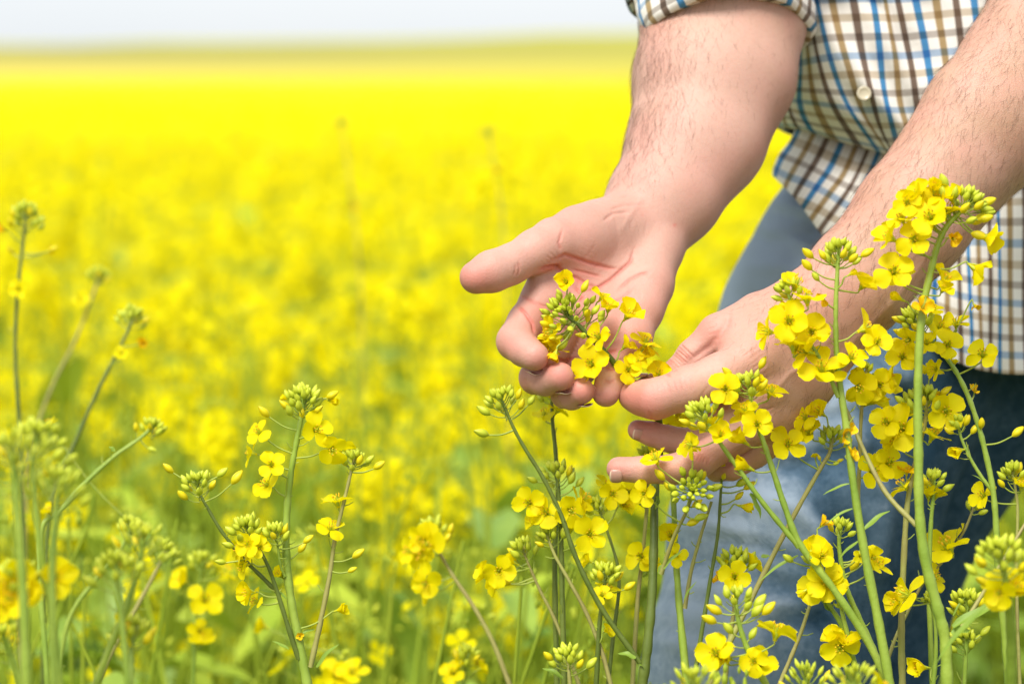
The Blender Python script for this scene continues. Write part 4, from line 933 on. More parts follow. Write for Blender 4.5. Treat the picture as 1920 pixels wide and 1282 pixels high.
plant('rapeseed plant with orange fading petal on top, bunched blooms over dark denim',
      [st([(1578, 985), (1573, 1015), (1578, 1060), (1590, 1110), (1612, 1160), (1640, 1222), (1660, 1282)], (-60, -50), (7, 14), 'g', (32, 18), go=True),
       st([(1534, 1040), (1530, 1060), (1534, 1090), (1552, 1130), (1580, 1180), (1592, 1282)], (-80, -60), (7, 12), 'g', (34, 18), ax=(-.1, -1, 0), go=True)],
      [(1530, 1030, 'S', 28, 1), (1542, 1040, 'O', 24, 1), (1526, 1095, 'S', 30, 1), (1550, 1090, 'O', 34, 1), (1560, 1100, 'O', 30, 1), (1546, 978, 'W', 20, 1), (1612, 1042, 'O', 12, 0), (1648, 1054, 'S', 28, 0), (1640, 1046, 'O', 22, 0), (1505, 1110, 'B', 18, 1)],
      [(1480, 1048, 1.2, 1), (1600, 1062, 1.5, 0), (1610, 1042, 1.4, 0), (1630, 1035, 1.2, 0)], [(1508, 1036, 200, 100, 8, -70), (1560, 1150, 120, 40, 22, -60)])
plant('squat rapeseed head with one square bright flower low in front of the jeans',
      [st([(1382, 1045), (1380, 1080), (1378, 1130), (1368, 1200), (1358, 1282)], (40, 45), (6, 11), 't', (42, 26), go=True)],
      [(1377, 1080, 'O', 26, 0), (1412, 1054, 'H', 24, 0), (1345, 1082, 'W', 14, 0), (1358, 1060, 'H', 12, 0)], [(1350, 1050, 1, 0)], [(1425, 1045, 20, 20, 10, 30)])
plant('soft pale bud head with loose buds and a broad yellow bloom, low before the jeans',
      [st([(1380, 1120), (1382, 1150), (1392, 1190), (1408, 1230), (1436, 1282)], (-230, -220), (7, 14), 'g', (46, 18), low=.9, go=True)],
      [(1458, 1175, 'U', 33, 0), (1340, 1222, 'O', 30, 0), (1352, 1236, 'S', 28, 0), (1428, 1240, 'S', 30, 0), (1412, 1238, 'O', 22, 0), (1362, 1232, 'S', 22, 0)],
      [(1345, 1145, 1.5, 0), (1335, 1163, 1.5, 0), (1420, 1132, 1.5, 0), (1416, 1148, 1.5, 0), (1436, 1145, 1.5, 0), (1368, 1180, 1.3, 0), (1410, 1190, 1.2, 0)])
plant('single drooping yellow bell on a bent green stalk low at the right',
      [st([(1740, 1120), (1752, 1160), (1755, 1220), (1750, 1282)], (-60, -50), (5, 10), 'g', (22, 10), go=True)],
      [(1724, 1250, 'B', 30, 0), (1690, 1110, 'S', 36, 0), (1676, 1128, 'H', 22, 0)], ())
plant('wide-open bloom on a pale stalk low over the dark denim',
      [st([(1575, 1130), (1582, 1160), (1594, 1210), (1610, 1282)], (-90, -80), (7, 13), 'g', (20, 10), go=True)],
      [(1562, 1192, 'S', 26, 0), (1574, 1215, 'O', 28, 0), (1590, 1200, 'H', 24, 0)], ())
for k, (x, y, dd, R, lab) in enumerate([(1510, 1268, -330, 62, 'blurred pale green bud head at the bottom edge, left of its twin'), (1600, 1272, -420, 62, 'palest blurred bud head at the bottom edge, right of its twin'),
                                        (1300, 1278, -430, 66, 'wide blurred bud dome cut by the bottom edge below the jeans')]):
    plant(lab, [st([(x, y), (x + 4, y + 60), (x + 10, y + 150)], (dd, dd), (8, 16), 'g', (R, 34), go=True)], [(x + 60, y + 14, 'S', 26, 0)] if k == 1 else (), fine=False)
plant('big blurred green bud head at the right edge with a ragged yellow bloom',
      [st([(1872, 1035), (1884, 1080), (1893, 1140), (1896, 1210), (1896, 1282)], (-420, -400), (9, 21), 'g', (58, 38), ax=(-.2, -1, 0), go=True)],
      [(1884, 1095, 'S', 34, 0), (1872, 1112, 'O', 24, 0), (1908, 1100, 'H', 26, 0)], [(1848, 1092, 1.4, 0)], [(1880, 1110, 215, 170, 12, -380)])
plant('small sharp bud head touching the right edge above a thin pale stalk',
      [st([(1896, 880), (1904, 915), (1908, 960), (1906, 1060), (1908, 1180), (1912, 1282)], (20, 20), (5, 8), 't', (30, 26), go=True),
       st([(1935, 960), (1905, 1010), (1850, 1100), (1800, 1180), (1776, 1205)], (-80, -160), (6, 10), 't', None)],
      [(1840, 925, 'S', 22, 0), (1915, 905, 'H', 20, 0)], [(1878, 907, 1, 0)])
plant('green bud clump with a curled leaf beside the fork of the thick right stem',
      [st([(1812, 1125), (1815, 1160), (1812, 1210), (1808, 1282)], (20, 25), (6, 10), 'g', (44, 30), go=True),
       st([(1810, 1195), (1812, 1225), (1806, 1282)], (30, 30), (5, 8), 't', (40, 24), go=True)], (), [(1845, 1185, 1.2, 0)], [(1785, 1160, 70, 50, 5, 0)])
plant('reddish thin stalk leaning right behind the thick stem, with tiny dried buds',
      [st([(1828, 945), (1805, 1000), (1765, 1055), (1735, 1085), (1695, 1160), (1670, 1220), (1655, 1282)], (120, 110), (5, 8), 't', (26, 12), go=True, stubs=12)], [(1772, 1015, 'S', 40, 0), (1756, 1080, 'S', 26, 0)], ())
# left of the hands
plant('sharpest rapeseed plant at the left with four forking stems and loose blossoms',
      [st([(569, 745), (566, 775), (556, 830), (545, 890), (538, 960), (537, 1040), (545, 1120), (560, 1200), (576, 1282)], (-5, 0), (8, 21), 'g', (50, 40), ax=(.05, -1, -.15), go=True, stubs=12),
       st([(370, 905), (372, 920), (388, 950), (415, 995), (455, 1045), (495, 1085), (525, 1115)], (-20, -5), (5, 10), 'd', (44, 24), ax=(-.1, -1, -.1)),
       st([(462, 985), (480, 1018), (502, 1060), (520, 1110), (545, 1190), (560, 1235)], (-30, -5), (5, 12), 'd', (40, 28), ax=(-.15, -1, -.2)),
       st([(664, 858), (658, 885), (645, 940), (628, 1010), (618, 1080), (600, 1170), (582, 1250)], (10, 0), (5, 12), 't', (34, 22), ax=(.1, -1, -.1), stubs=7),
       st([(515, 995), (520, 1020), (526, 1060), (534, 1080)], (-30, -10), (4, 6), 'g', (36, 26), ax=(-.2, -1, -.1))],
      [(596, 804, 'O', 28, 0), (624, 845, 'O', 29, 0), (482, 806, 'S', 22, 0), (466, 846, 'S', 24, 0), (508, 870, 'O', 22, 0), (494, 906, 'S', 24, 0), (640, 838, 'S', 20, 3), (624, 752, 'B', 18, 0), (534, 746, 'B', 14, 0),
       (630, 932, 'S', 25, 3), (622, 984, 'U', 25, 3), (640, 1142, 'B', 22, 0), (464, 1020, 'O', 24, 2), (446, 1028, 'S', 22, 2), (488, 1025, 'O', 20, 2), (452, 1062, 'S', 20, 2), (462, 1110, 'S', 28, 2), (476, 1125, 'S', 24, 2), (522, 1075, 'H', 16, 0), (562, 1192, 'W', 8, 0)],
      [(498, 775, 1.3, 0), (440, 900, 1.5, 1), (414, 888, 1.2, 1), (318, 880, 1.2, 1), (620, 742, 1.2, 0), (565, 1028, 1.2, 0), (576, 1012, 1.1, 4), (668, 1040, 1.3, 3), (708, 874, 1.2, 3), (692, 862, 1, 3), (660, 1068, .9, 3), (430, 1022, 1.1, 2), (566, 776, 1, 0), (415, 1053, 1, 2)],
      [(590, 1258, 62, 70, 11, 0), (545, 1220, 140, 40, 7, -10), (560, 1192, 35, 34, 8, 0), (540, 1125, 130, 34, 6, -10), (512, 1112, 155, 28, 6, 0)])
plant('blurred rapeseed head with a drooping yellow bunch, midway between the left plant and the hands',
      [st([(806, 992), (824, 1035), (850, 1080), (890, 1140), (925, 1205), (955, 1282)], (380, 330), (7, 12), 't', (50, 28), go=True)],
      [(800, 1020, 'O', 32, 0), (785, 1040, 'S', 32, 0), (762, 1030, 'S', 26, 0), (796, 1095, 'O', 30, 0), (800, 1112, 'S', 26, 0), (788, 1010, 'O', 28, 0)], [(838, 1010, 1.2, 0)])
plant('small sharp pale bud umbel low in the middle, on a short stalk',
      [st([(1064, 1228), (1066, 1250), (1070, 1300)], (-20, -20), (6, 9), 't', (42, 26), go=True)], (), [(1106, 1246, 1.3, 0), (1030, 1232, 1.2, 0)], [(1060, 1275, 140, 50, 12, 0)])
plant('rapeseed plant with twin blooms directly beneath the cupped fingers',
      [st([(1042, 885), (1048, 930), (1052, 1010), (1054, 1120), (1058, 1282)], (110, 100), (7, 13), 'd', (46, 26), go=True),
       st([(1025, 1000), (1040, 1040), (1068, 1090), (1100, 1150), (1128, 1220), (1145, 1282)], (90, 60), (6, 10), 't', (36, 20), ax=(-.4, -.8, 0), go=True)],
      [(990, 942, 'O', 26, 0), (1022, 958, 'O', 27, 0), (1000, 975, 'S', 22, 0), (1072, 958, 'O', 28, 0), (1092, 940, 'S', 26, 0), (1108, 1000, 'O', 28, 0), (1072, 985, 'H', 22, 0), (1100, 930, 'S', 24, 0)], [(1000, 900, 1.1, 0), (1086, 905, 1.1, 0)])
plant('rapeseed head of green buds low between two dark stalks beneath the hands',
      [st([(1136, 1070), (1132, 1110), (1124, 1170), (1118, 1282)], (60, 60), (6, 11), 'd', (36, 30), go=True),
       st([(1120, 945), (1140, 1000), (1158, 1060), (1160, 1110), (1150, 1190), (1140, 1282)], (130, 80), (5, 9), 'd', (34, 18), go=True)],
      [(1142, 1100, 'S', 22, 0), (1130, 1112, 'O', 18, 0), (1100, 1050, 'H', 16, 0), (1150, 925, 'O', 26, 1), (1172, 945, 'S', 26, 1), (1140, 1180, 'H', 16, 0), (1140, 905, 'S', 24, 1)], [(1178, 1100, 1.2, 0)])
plant('tan straight stalk with a side bloom just left of the thick bent stem',
      [st([(1215, 850), (1214, 930), (1206, 1030), (1196, 1120), (1186, 1282)], (150, 150), (6, 10), 't', (30, 16), go=True)],
      [(1200, 1042, 'O', 27, 0), (1218, 1058, 'S', 24, 0), (1196, 905, 'S', 26, 0), (1178, 922, 'O', 24, 0)], ())
plant('upright green stalk hidden behind the cupped fingers, its buds out of sight',
      [st([(1034, 735), (1036, 790), (1042, 850), (1046, 930), (1040, 1050), (1044, 1282)], (190, 180), (7, 12), 'd', (30, 16), go=True)], [(1020, 770, 'S', 26, 0), (1050, 765, 'S', 22, 0)], ())
plant('leaning rapeseed stalk with grey-green head and small side buds under the bud branch',
      [st([(978, 1025), (992, 1060), (1012, 1105), (1035, 1150), (1060, 1210), (1085, 1282)], (170, 150), (5, 9), 't', (36, 20), go=True)], [(960, 1050, 'S', 24, 0), (935, 1070, 'O', 26, 0), (925, 1098, 'S', 26, 0), (905, 1075, 'S', 26, 0)], [(950, 1092, 1.3, 0)])
plant('lone tall blurred stalk at the far left with brown-flecked umbel and one flower midway',
      [st([(50, 400), (44, 450), (36, 520), (30, 600), (29, 680), (34, 760), (40, 900), (46, 1282)], (760, 700), (8, 12), 'd', (58, 40), low=1.15, go=True)], [(33, 540, 'O', 26, 0), (2, 430, 'W', 20, 0), (96, 468, 'W', 9, 0)], [(98, 468, 1.1, 0), (20, 470, 1, 0)])
plant('blurred stalk leaning right with grey-green tuft, near the left edge',
      [st([(250, 590), (240, 620), (215, 670), (180, 740), (145, 820), (115, 890), (90, 990), (80, 1282)], (700, 640), (7, 13), 'd', (44, 30), go=True)], [(268, 645, 'W', 16, 0), (228, 660, 'S', 18, 0)], ())
plant('faint tan stalk leaning right behind the others at the left',
      [st([(186, 515), (172, 560), (140, 640), (100, 720), (70, 800), (50, 900), (40, 1282)], (1200, 1150), (7, 12), 't', (40, 26), go=True)], [(150, 560, 'S', 24, 0)], ())
plant('low green branch reaching right with a small tuft of buds, at the left',
      [st([(288, 798), (262, 822), (215, 855), (160, 905), (110, 960), (80, 985), (74, 1060), (80, 1160), (90, 1282)], (380, 320), (7, 15), 'g', (36, 18), ax=(.2, -1, 0), go=True)], [(90, 955, 'H', 22, 0)], [(255, 802, 1, 0), (284, 842, 1, 0)], [(215, 848, 120, 16, 10, 130)])
plant('blurred near bloom cut by the left edge, bright yellow and wide',
      [st([(30, 1075), (34, 1120), (40, 1180), (50, 1282)], (-620, -600), (8, 18), 't', (46, 24), go=True),
       st([(70, 820), (62, 880), (70, 980), (84, 1080), (100, 1180), (112, 1282)], (-620, -600), (8, 15), 'g', (70, 30), low=1.1, go=True)],
      [(20, 1100, 'O', 38, 0), (36, 1112, 'S', 36, 0), (14, 1122, 'O', 34, 0), (106, 1080, 'H', 28, 1), (30, 870, 'S', 22, 1)], ())
plant('pale blurred bud head with two leaning stalks in the lower left corner',
      [st([(250, 985), (225, 1030), (180, 1085), (130, 1160), (105, 1282)], (420, 400), (7, 12), 'g', (38, 30), go=True),
       st([(310, 1030), (290, 1075), (255, 1140), (215, 1210), (180, 1282)], (450, 420), (8, 13), 't', (46, 22), go=True)], [(90, 790, 'S', 20, 0)], ())
plant('blurred green double bud head above a dim stalk, lower left',
      [st([(218, 1060), (222, 1110), (230, 1180), (240, 1282)], (-600, -600), (7, 13), 'g', (52, 24), go=True), st([(250, 1180), (246, 1230), (245, 1282)], (-520, -540), (7, 12), 'g', (50, 26), go=True)], (), ())
plant('dim stalk with three bright blurred flowers left of the sharpest plant',
      [st([(380, 1050), (372, 1100), (366, 1160), (362, 1282)], (620, 620), (6, 10), 'g', (44, 20), go=True)], [(340, 1085, 'H', 28, 0), (384, 1120, 'O', 34, 0), (380, 1190, 'S', 30, 0), (425, 1065, 'S', 28, 0), (375, 1180, 'O', 24, 0)], ())
plant('short stalk with a wide flat bloom cut by the bottom edge, beside the sharpest plant',
      [st([(648, 1225), (650, 1260), (654, 1330)], (620, 620), (6, 10), 'g', (20, 8), go=True)], [(632, 1262, 'O', 34, 0), (660, 1255, 'O', 34, 0), (645, 1275, 'S', 32, 0), (490, 1172, 'S', 26, 0)], ())
plant('low blurred tuft with two yellow bells left of the small pale umbel',
      [st([(880, 1225), (872, 1250), (868, 1282), (866, 1340)], (420, 420), (6, 10), 'g', (40, 22), go=True)], [(855, 1245, 'S', 30, 0), (848, 1258, 'O', 24, 0), (905, 1250, 'H', 20, 0)], ())
plant('largest soft pale green bud mass at the left edge, very near',
      [st([(24, 850), (28, 900), (36, 1000), (44, 1120), (50, 1282)], (-760, -740), (10, 18), 'g', (86, 34), low=1.1, go=True), st([(112, 905), (106, 960), (98, 1060), (100, 1282)], (-700, -700), (8, 15), 'g', (60, 26), go=True)], (), (), fine=False)
plant('soft pale bud cluster with side buds near the lower left corner',
      [st([(268, 1010), (262, 1050), (240, 1130), (200, 1230), (180, 1282)], (-560, -540), (8, 15), 'g', (62, 28), go=True), st([(6, 1190), (20, 1230), (40, 1282)], (-500, -480), (8, 15), 'g', (40, 22), go=True)], [(238, 1175, 'S', 22, 0)], (), fine=False)
plant('faint tall stalk rising above the bloom in mid field, with a brownish tuft',
      [st([(640, 228), (646, 270), (656, 340), (668, 430), (676, 540), (680, 700), (684, 1000)], (4200, 4200), (4, 6), 't', (26, 24), go=True)], [(662, 390, 'W', 20, 0), (640, 395, 'H', 20, 0)], (), fine=False)
plant('faint tall stalk in mid field straight above the outstretched thumb',
      [st([(915, 245), (925, 300), (936, 360), (944, 440), (950, 560), (955, 800)], (3700, 3700), (4, 6), 't', (28, 24), go=True)], [(932, 320, 'W', 18, 0)], (), fine=False)
# ------------------------------------------------------------------ the field behind
def simple_flower(B, c, ax, r, rr, m=0):
    Fm = frame_from(ax, rr.random() * 6); a0 = rr.uniform(.1, .9)
    for k in range(4):
        a = k * math.pi / 2 + rr.normal() * .15; u = Fm @ [math.cos(a), math.sin(a), 0]; w = Fm @ [-math.sin(a), math.cos(a), 0]; n = Fm[:, 2]
        h = r * rr.uniform(-.1, .45); p = [c + u * r * .12 - w * r * .08, c + u * r * .12 + w * r * .08, c + u * r * .62 + w * r * .46 + n * h * .6, c + u * r * .62 - w * r * .46 + n * h * .6, c + u * r + w * r * .28 + n * h, c + u * r - w * r * .28 + n * h]
        B.add(p, [[0, 1, 2, 3], [3, 2, 4, 5]], m)
FR = np.random.default_rng(33)
BUD_LO = bud_geo(.0062, .0017, 5, 4)
def raceme_geo(B, top, ax, rr, nfl, nb):
    for i in range(nb):
        f = (i + .5) / nb; th = f ** .6 * 1.7; az = i * 2.4; Fm = frame_from(ax); d = Fm @ [math.sin(th) * math.cos(az), math.sin(th) * math.sin(az), math.cos(th)]
        p = top + d * .013 * (.4 + .8 * f); v, q = BUD_LO; B.add((v * (.6 + .7 * f)) @ frame_from(d + ax * .5).T + p, q, 1)
    for i in range(nfl):
        f = (i + .5) / nfl; az = i * 2.4 + rr.normal() * .3; o = top - ax * (.010 + .055 * f); d = frame_from(ax) @ [math.cos(az), math.sin(az), .35]
        d /= np.linalg.norm(d); c = o + d * rr.uniform(.013, .022); v, q = tube([o, c], [.0005, .0004], 3); B.add(v, q, 1)
        simple_flower(B, c, d + ax * .4, rr.uniform(.0095, .012), rr)
def template(seed, lo, hi):
    """one whole plant: a stalk mesh and its racemes, 1 m high"""
    rr = np.random.default_rng(seed); SB = Bag(); rac = []
    lean = rr.normal(size=2) * .07; top = np.array([lean[0], lean[1], 1.0])
    main = spline([[0, 0, 0], [lean[0] * .1, lean[1] * .1, .35], [lean[0] * .5, lean[1] * .5, .7], top], 4); v, q = tube(main, np.linspace(.0042, .0015, len(main)), 5); SB.add(v, q)
    tops = [(top, np.array([lean[0], lean[1], 1]) / np.linalg.norm([lean[0], lean[1], 1]))]
    for k in range(int(rr.integers(3, 6))):
        z = rr.uniform(.45, .8); a = rr.random() * 6.28; o = np.array([np.interp(z, main[:, 2], main[:, 0]), np.interp(z, main[:, 2], main[:, 1]), z]); L = rr.uniform(.10, .19)
        e = o + np.array([math.cos(a) * L * .5, math.sin(a) * L * .5, min(L * 1.3, .97 - z)]); m_ = (o + e) / 2 + np.array([math.cos(a), math.sin(a), -.2]) * L * .12
        v, q = tube(spline([o, m_, e], 4), .0014, 4); SB.add(v, q); ax = e - m_; tops.append((e, ax / np.linalg.norm(ax)))
    for k in range(9):                                              # leaves along the stalk
        z = rr.uniform(.2, .82); a = rr.random() * 6.28; L = .12 * (1.15 - z); v, q = leaf_geo(L, L * .3, .9, rr, 6); v = v @ np.array([[math.cos(a), math.sin(a), 0], [-math.sin(a), math.cos(a), 0], [0, 0, 1]])
        SB.add(v + [np.interp(z, main[:, 2], main[:, 0]), np.interp(z, main[:, 2], main[:, 1]), z], q, 1)
    stem_ = SB.mesh('stem', [M_FLD_GREEN, M_LEAF])
    for t_, ax in tops:
        B = Bag(); raceme_geo(B, np.zeros(3), ax, rr, int(rr.integers(lo, hi)), 14); rac.append((t_, B.mesh('raceme', [M_FLD_PETAL, M_BUD])))
    return stem_, rac
TEM = [template(100 + i, 0, 4) for i in range(10)]; TEM2 = [template(200 + i, 13, 22) for i in range(10)]
# individual plants from just behind the hands to about six metres
def in_person(x, y): return (y < 2.45 and x > .10 + (y - 1.7) * .05 and y > 1.35)
cnt = 0; half = math.tan(math.radians(13.2)); tries = 0
pts = []
while cnt < 252 and tries < 20000:
    tries += 1
    y = math.sqrt(FR.uniform(1.8 ** 2, 5.2 ** 2)); x = FR.uniform(-half, half) * y
    if in_person(x, y): continue
    if y < 2.2 and x > -.02 and x < .12: continue
    if any((x - a) ** 2 + (y - b_) ** 2 < .075 ** 2 for a, b_ in pts): continue
    pts.append((x, y)); cnt += 1
pts.sort(key=lambda p: p[1])
for i, (x, y) in enumerate(pts):
    s_, rac = (TEM if FR.random() > (y - 2.15) / 1.5 else TEM2)[i % 10]; h = float(np.clip(FR.normal(.78 if y < 2.3 else .82 if y < 2.9 else .865, .05), .66, .99 if y > 2.6 else .86))
    if y > 2.6 and FR.random() < .05: h = min(1.08, h + .15)
    root = bpy.data.objects.new('rapeseed_plant', None); scene.collection.objects.link(root); root.location = (x, y, 0); root.rotation_euler = (0, 0, FR.random() * 6.28); root.scale = (.9 + .2 * FR.random(), .9 + .2 * FR.random(), h); root.empty_display_size = .05
    near = y < 3.2
    tag(root, 'blurred yellow rapeseed plant standing in the crop close behind the sharp stems' if near else 'hazy yellow rapeseed plant lost in the crowd of the crop farther back', 'rapeseed plant',
        'blurred rapeseed plants close behind' if near else 'hazy rapeseed plants farther back')
    link('stem', s_, root)
    for t_, me in rac:
        r_ = link('raceme', me, root); r_.location = t_; r_.scale = (1, 1, 1 / h)
# everything behind them that nobody could count
def far_crop():
    B = Bag(); rr = np.random.default_rng(9); tm = []
    for k in range(8):
        b = Bag()
        for j in range(5):
            a = rr.random() * 6.28; o = np.array([math.cos(a) * .09 * (j > 0), math.sin(a) * .09 * (j > 0), 1.0 - .16 * rr.random() * (j > 0)]); nfl = int(rr.integers(7, 13))
            for i in range(nfl):
                az = i * 2.4; c = o + np.array([math.cos(az) * .02, math.sin(az) * .02, -.07 * (i + .5) / nfl]); simple_flower(b, c, np.array([math.cos(az), math.sin(az), .7]), .0125, rr)
            v, q = BUD_LO; b.add(v * 2.3 + o, q, 1)
            v, q = tube([[0, 0, .3], o * [.5, .5, 1] - [0, 0, .3], o], [.003, .002, .0015], 3); b.add(v, q, 1)
        for i in range(4):
            z = rr.uniform(.35, .85); a = rr.random() * 6.28; v, q = leaf_geo(.14, .05, .6, rr, 4); v = v @ np.array([[math.cos(a), math.sin(a), 0], [-math.sin(a), math.cos(a), 0], [0, 0, 1]]); b.add(v + [0, 0, z], q, 1)
        tm.append(b.get())
    hw = math.tan(math.radians(17))
    def scatter(y0, y1, dens, scl, sel, h0=0.0, h1=hw):
        n = int((y1 ** 2 - y0 ** 2) * (h1 - h0) * dens); Y = np.sqrt(rr.uniform(y0 ** 2, y1 ** 2, n)); X = rr.uniform(h0, h1, n) * Y * rr.choice([-1, 1], n)
        cl = np.sin(3.1 * X + 1) + np.sin(2.3 * Y + X) + np.sin(1.7 * X - 2.9 * Y + 2); kp = rr.random(n) < .72 + .24 * cl; kp &= ~((Y < 2.6) & (X > 0) & (X < 1.1)); X, Y = X[kp], Y[kp]; n = len(X)
        for k in range(8):
            ix = np.arange(k, n, 8); v, q, m = tm[k]
            if sel:                                                  # far away: petals of fewer, larger clumps
                keep = (m == 0) & (np.arange(len(q)) % sel == 0); keep |= (m == 1) & (np.arange(len(q)) % (sel * 3) == 0)
                u, inv = np.unique(q[keep], return_inverse=True); vv = v[u]; qq = inv.reshape(-1, 4); mm = m[keep]
            else: vv, qq, mm = v, q, m
            a = rr.random(len(ix)) * 6.28; c, s = np.cos(a), np.sin(a); H = np.clip(rr.normal(.86, .065, len(ix)), .68, 1.08)
            P = np.stack([(vv[None, :, 0] * c[:, None] - vv[None, :, 1] * s[:, None]) * scl + X[ix][:, None], (vv[None, :, 0] * s[:, None] + vv[None, :, 1] * c[:, None]) * scl + Y[ix][:, None], vv[None, :, 2] * H[:, None] + np.zeros((len(ix), 1))], -1)
            Qq = qq[None] + (np.arange(len(ix)) * len(vv))[:, None, None]
            B.add(P.reshape(-1, 3), Qq.reshape(-1, 4), 0); B.m[-1] = np.tile(mm, len(ix))
    scatter(5.2, 12, 62, 1.22, 0); scatter(12, 26, 34, 1.8, 2); scatter(26, 70, 5, 3.5, 8); scatter(1.6, 5.2, 26, 1.1, 0, .25, .75); scatter(5.2, 12, 20, 1.3, 2, hw, .75); scatter(12, 30, 8, 2.2, 4, hw, .75)
    return B.mesh('far_rapeseed', [M_FLD_PETAL, M_FLD_GREEN])
link('rapeseed_crop', far_crop(), None, 'sea of blurred yellow rapeseed bloom stretching away to the end of the field', 'rapeseed crop', None, 'stuff')
# canopy of the crop far away, a lumpy layer of bloom about 0.8 m above the soil
def sheet_grid(x0, x1, ys, nx, zf, name, m):
    xs = np.linspace(-1, 1, nx); X = xs[None] * (x0 + (x1 - x0) * ((ys - ys[0]) / (ys[-1] - ys[0])))[:, None]; Y = np.repeat(ys[:, None], nx, 1); Z = zf(X, Y)
    i = np.arange(len(ys) - 1)[:, None] * nx; j = np.arange(nx - 1)[None]; q = np.stack([i + j, i + j + 1, i + nx + j + 1, i + nx + j], -1).reshape(-1, 4)
    return new_mesh(name, np.stack([X, Y, Z], -1).reshape(-1, 3), q, [m])
def canopy_mat():
    m, nt, b = mat('canopy_bloom'); N, Lk = nt.nodes, nt.links
    noise_col(nt, b, (.36, .37, .01), (.60, .50, .001), 0.7, 8, 'Object', .78, .38, .58); b.inputs['Roughness'].default_value = .9; b.inputs['Specular IOR Level'].default_value = .05
    return m
ysc = np.geomspace(11, 168, 240)
cz = np.random.default_rng(2).random((240, 160)) * .16
link('far_canopy', sheet_grid(9, 130, ysc, 160, lambda X, Y: .66 + cz + np.clip((Y - 30) / 60, 0, 1) * .08, 'far_canopy', canopy_mat()), None, 'dense level layer of yellow rapeseed canopy reaching the far edge of the field', 'rapeseed canopy', None, 'stuff')
# understorey of leaves close by
def undergrowth():
    B = Bag(); rr = np.random.default_rng(4); V_, Q_ = [], []
    base = [leaf_geo(.13, .045, .8, rr, 6) for _ in range(6)]
    for i in range(9000):
        y = math.sqrt(rr.uniform(1.05, 60)); x = rr.uniform(-.27, .27) * y * (1 if i % 4 else 2.6)
        z = rr.uniform(.12, .74 if y > 1.6 else .60)
        if in_person(x, y) and z > .0 and x > .12: continue
        if y < 1.5 and z > .55: z = .55
        v, q = base[i % 6]; s = rr.uniform(.5, 1.3); a = rr.random() * 6.28; e = rr.normal() * .5 - .1
        ce, se = math.cos(e), math.sin(e); R1 = np.array([[ce, 0, se], [0, 1, 0], [-se, 0, ce]]); c, s2 = math.cos(a), math.sin(a); R2 = np.array([[c, -s2, 0], [s2, c, 0], [0, 0, 1]])
        B.add((v * s) @ (R2 @ R1).T + [x, y, z], q, int(rr.random() < .45))
        if i % 3 == 0 or (y > 1.65 and y < 3 and x < .05):
            t_ = min(z + rr.uniform(.1, .35), .86); v, q = tube([[x, y, 0], [x + rr.normal() * .03, y, z * .8], [x + rr.normal() * .07, y, t_]], [.003, .0022, .0012], 4); B.add(v, q, 1)
            if rr.random() < .6:
                for k in range(9):
                    bv, bq = BUD_LO; th = k * 2.4; B.add(bv * rr.uniform(.7, 1.3) + v[-4:].mean(0) + [math.cos(th) * .009, math.sin(th) * .009, -.003 * (k % 3)], bq, 1)
    return B.mesh('undergrowth', [M_LEAF, M_FLD_GREEN])
link('undergrowth', undergrowth(), None, 'soft green tangle of leaves and stalks low between the rapeseed plants', 'undergrowth', None, 'stuff')
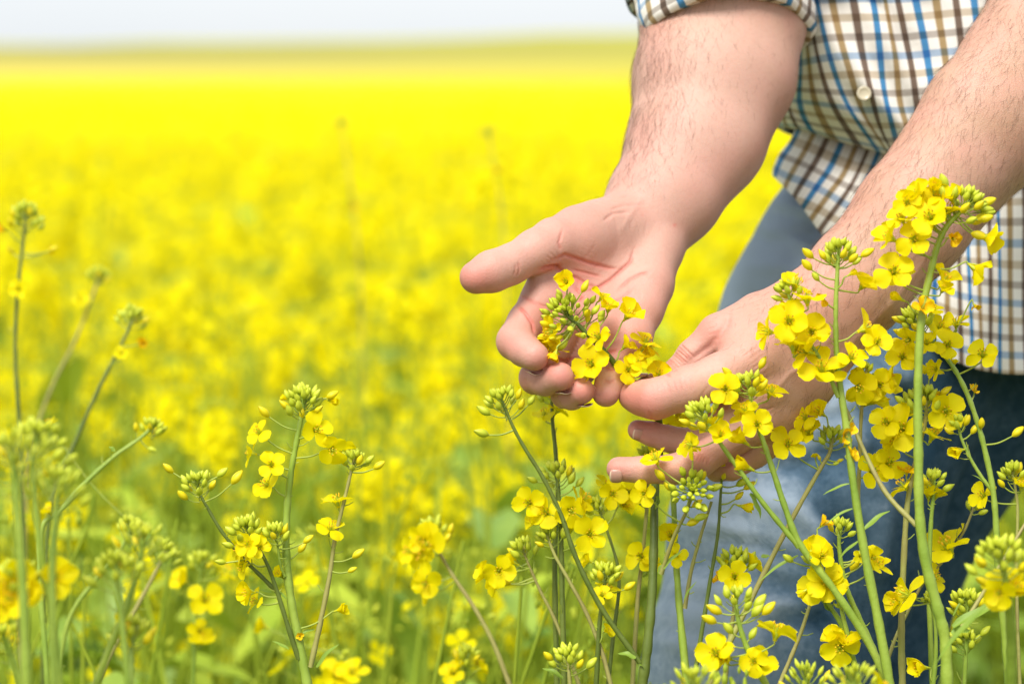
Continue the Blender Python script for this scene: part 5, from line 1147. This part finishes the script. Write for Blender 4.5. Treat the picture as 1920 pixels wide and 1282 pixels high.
# ground and the rise beyond the field
msoil, nt, b = mat('soil'); noise_col(nt, b, (.06, .055, .02), (.13, .15, .04), 6, 6); b.inputs['Roughness'].default_value = .95
gy = np.concatenate([np.linspace(-30, 0, 6), np.geomspace(.5, 175, 60)])
link('ground', sheet_grid(60, 400, gy, 40, lambda X, Y: .0 * X + .01 * np.sin(X * 7) * np.sin(Y * 5) * (Y < 20), 'ground', msoil), None, 'dark soil under the rapeseed', 'ground', None, 'structure')
def hill_mat():
    m, nt, b = mat('hill_crops'); N, Lk = nt.nodes, nt.links; tc = N.new('ShaderNodeTexCoord'); sp = N.new('ShaderNodeSeparateXYZ'); Lk.new(tc.outputs['Object'], sp.inputs[0])
    n = N.new('ShaderNodeTexNoise'); n.inputs['Scale'].default_value = .012; n.inputs['Detail'].default_value = 3; Lk.new(tc.outputs['Object'], n.inputs['Vector'])
    y = N.new('ShaderNodeMath'); y.operation = 'MULTIPLY_ADD'; y.inputs[1].default_value = 90; Lk.new(n.outputs['Fac'], y.inputs[0]); Lk.new(sp.outputs[1], y.inputs[2])
    mr = N.new('ShaderNodeMapRange'); mr.inputs[1].default_value = 170; mr.inputs[2].default_value = 770; Lk.new(y.outputs[0], mr.inputs[0])
    r = N.new('ShaderNodeValToRGB'); e = r.color_ramp.elements; e[0].position = 0; e[0].color = (.66, .52, .01, 1); e[1].position = 1; e[1].color = (.60, .54, .008, 1)
    for p, c in ((.30, (.52, .44, .03, 1)), (.44, (.28, .245, .05, 1)), (.60, (.235, .235, .025, 1)), (.74, (.40, .40, .012, 1))):
        x = e.new(p); x.color = c
    Lk.new(mr.outputs[0], r.inputs[0])
    r2 = N.new('ShaderNodeMapRange'); r2.inputs[1].default_value = -60; r2.inputs[2].default_value = 30; Lk.new(sp.outputs[0], r2.inputs[0])
    mx = N.new('ShaderNodeMix'); mx.data_type = 'RGBA'; mx.inputs[7].default_value = (.34, .33, .01, 1); q = N.new('ShaderNodeMath'); q.operation = 'MULTIPLY'; q.inputs[1].default_value = .55
    Lk.new(r2.outputs[0], q.inputs[0]); Lk.new(q.outputs[0], mx.inputs[0]); Lk.new(r.outputs[0], mx.inputs[6]); Lk.new(mx.outputs[2], b.inputs['Base Color']); b.inputs['Roughness'].default_value = .95
    return m
def hz(X, Y):
    t = np.clip((Y - 175) / 525, 0, 1); s = t * t * (3 - 2 * t); top = 10.9 + 1.7 * np.tanh((X + 30) / 60) + .35 * np.sin(X / 17) + .2 * np.sin(X / 7.3 + 1)
    return s * top - np.clip((Y - 700) / 600, 0, 1) * 6 + .0
link('hill', sheet_grid(400, 1400, np.linspace(174, 1300, 120), 80, hz, 'hill', hill_mat()), None, 'gentle yellow and olive rise of farmland on the horizon', 'hill', None, 'structure')
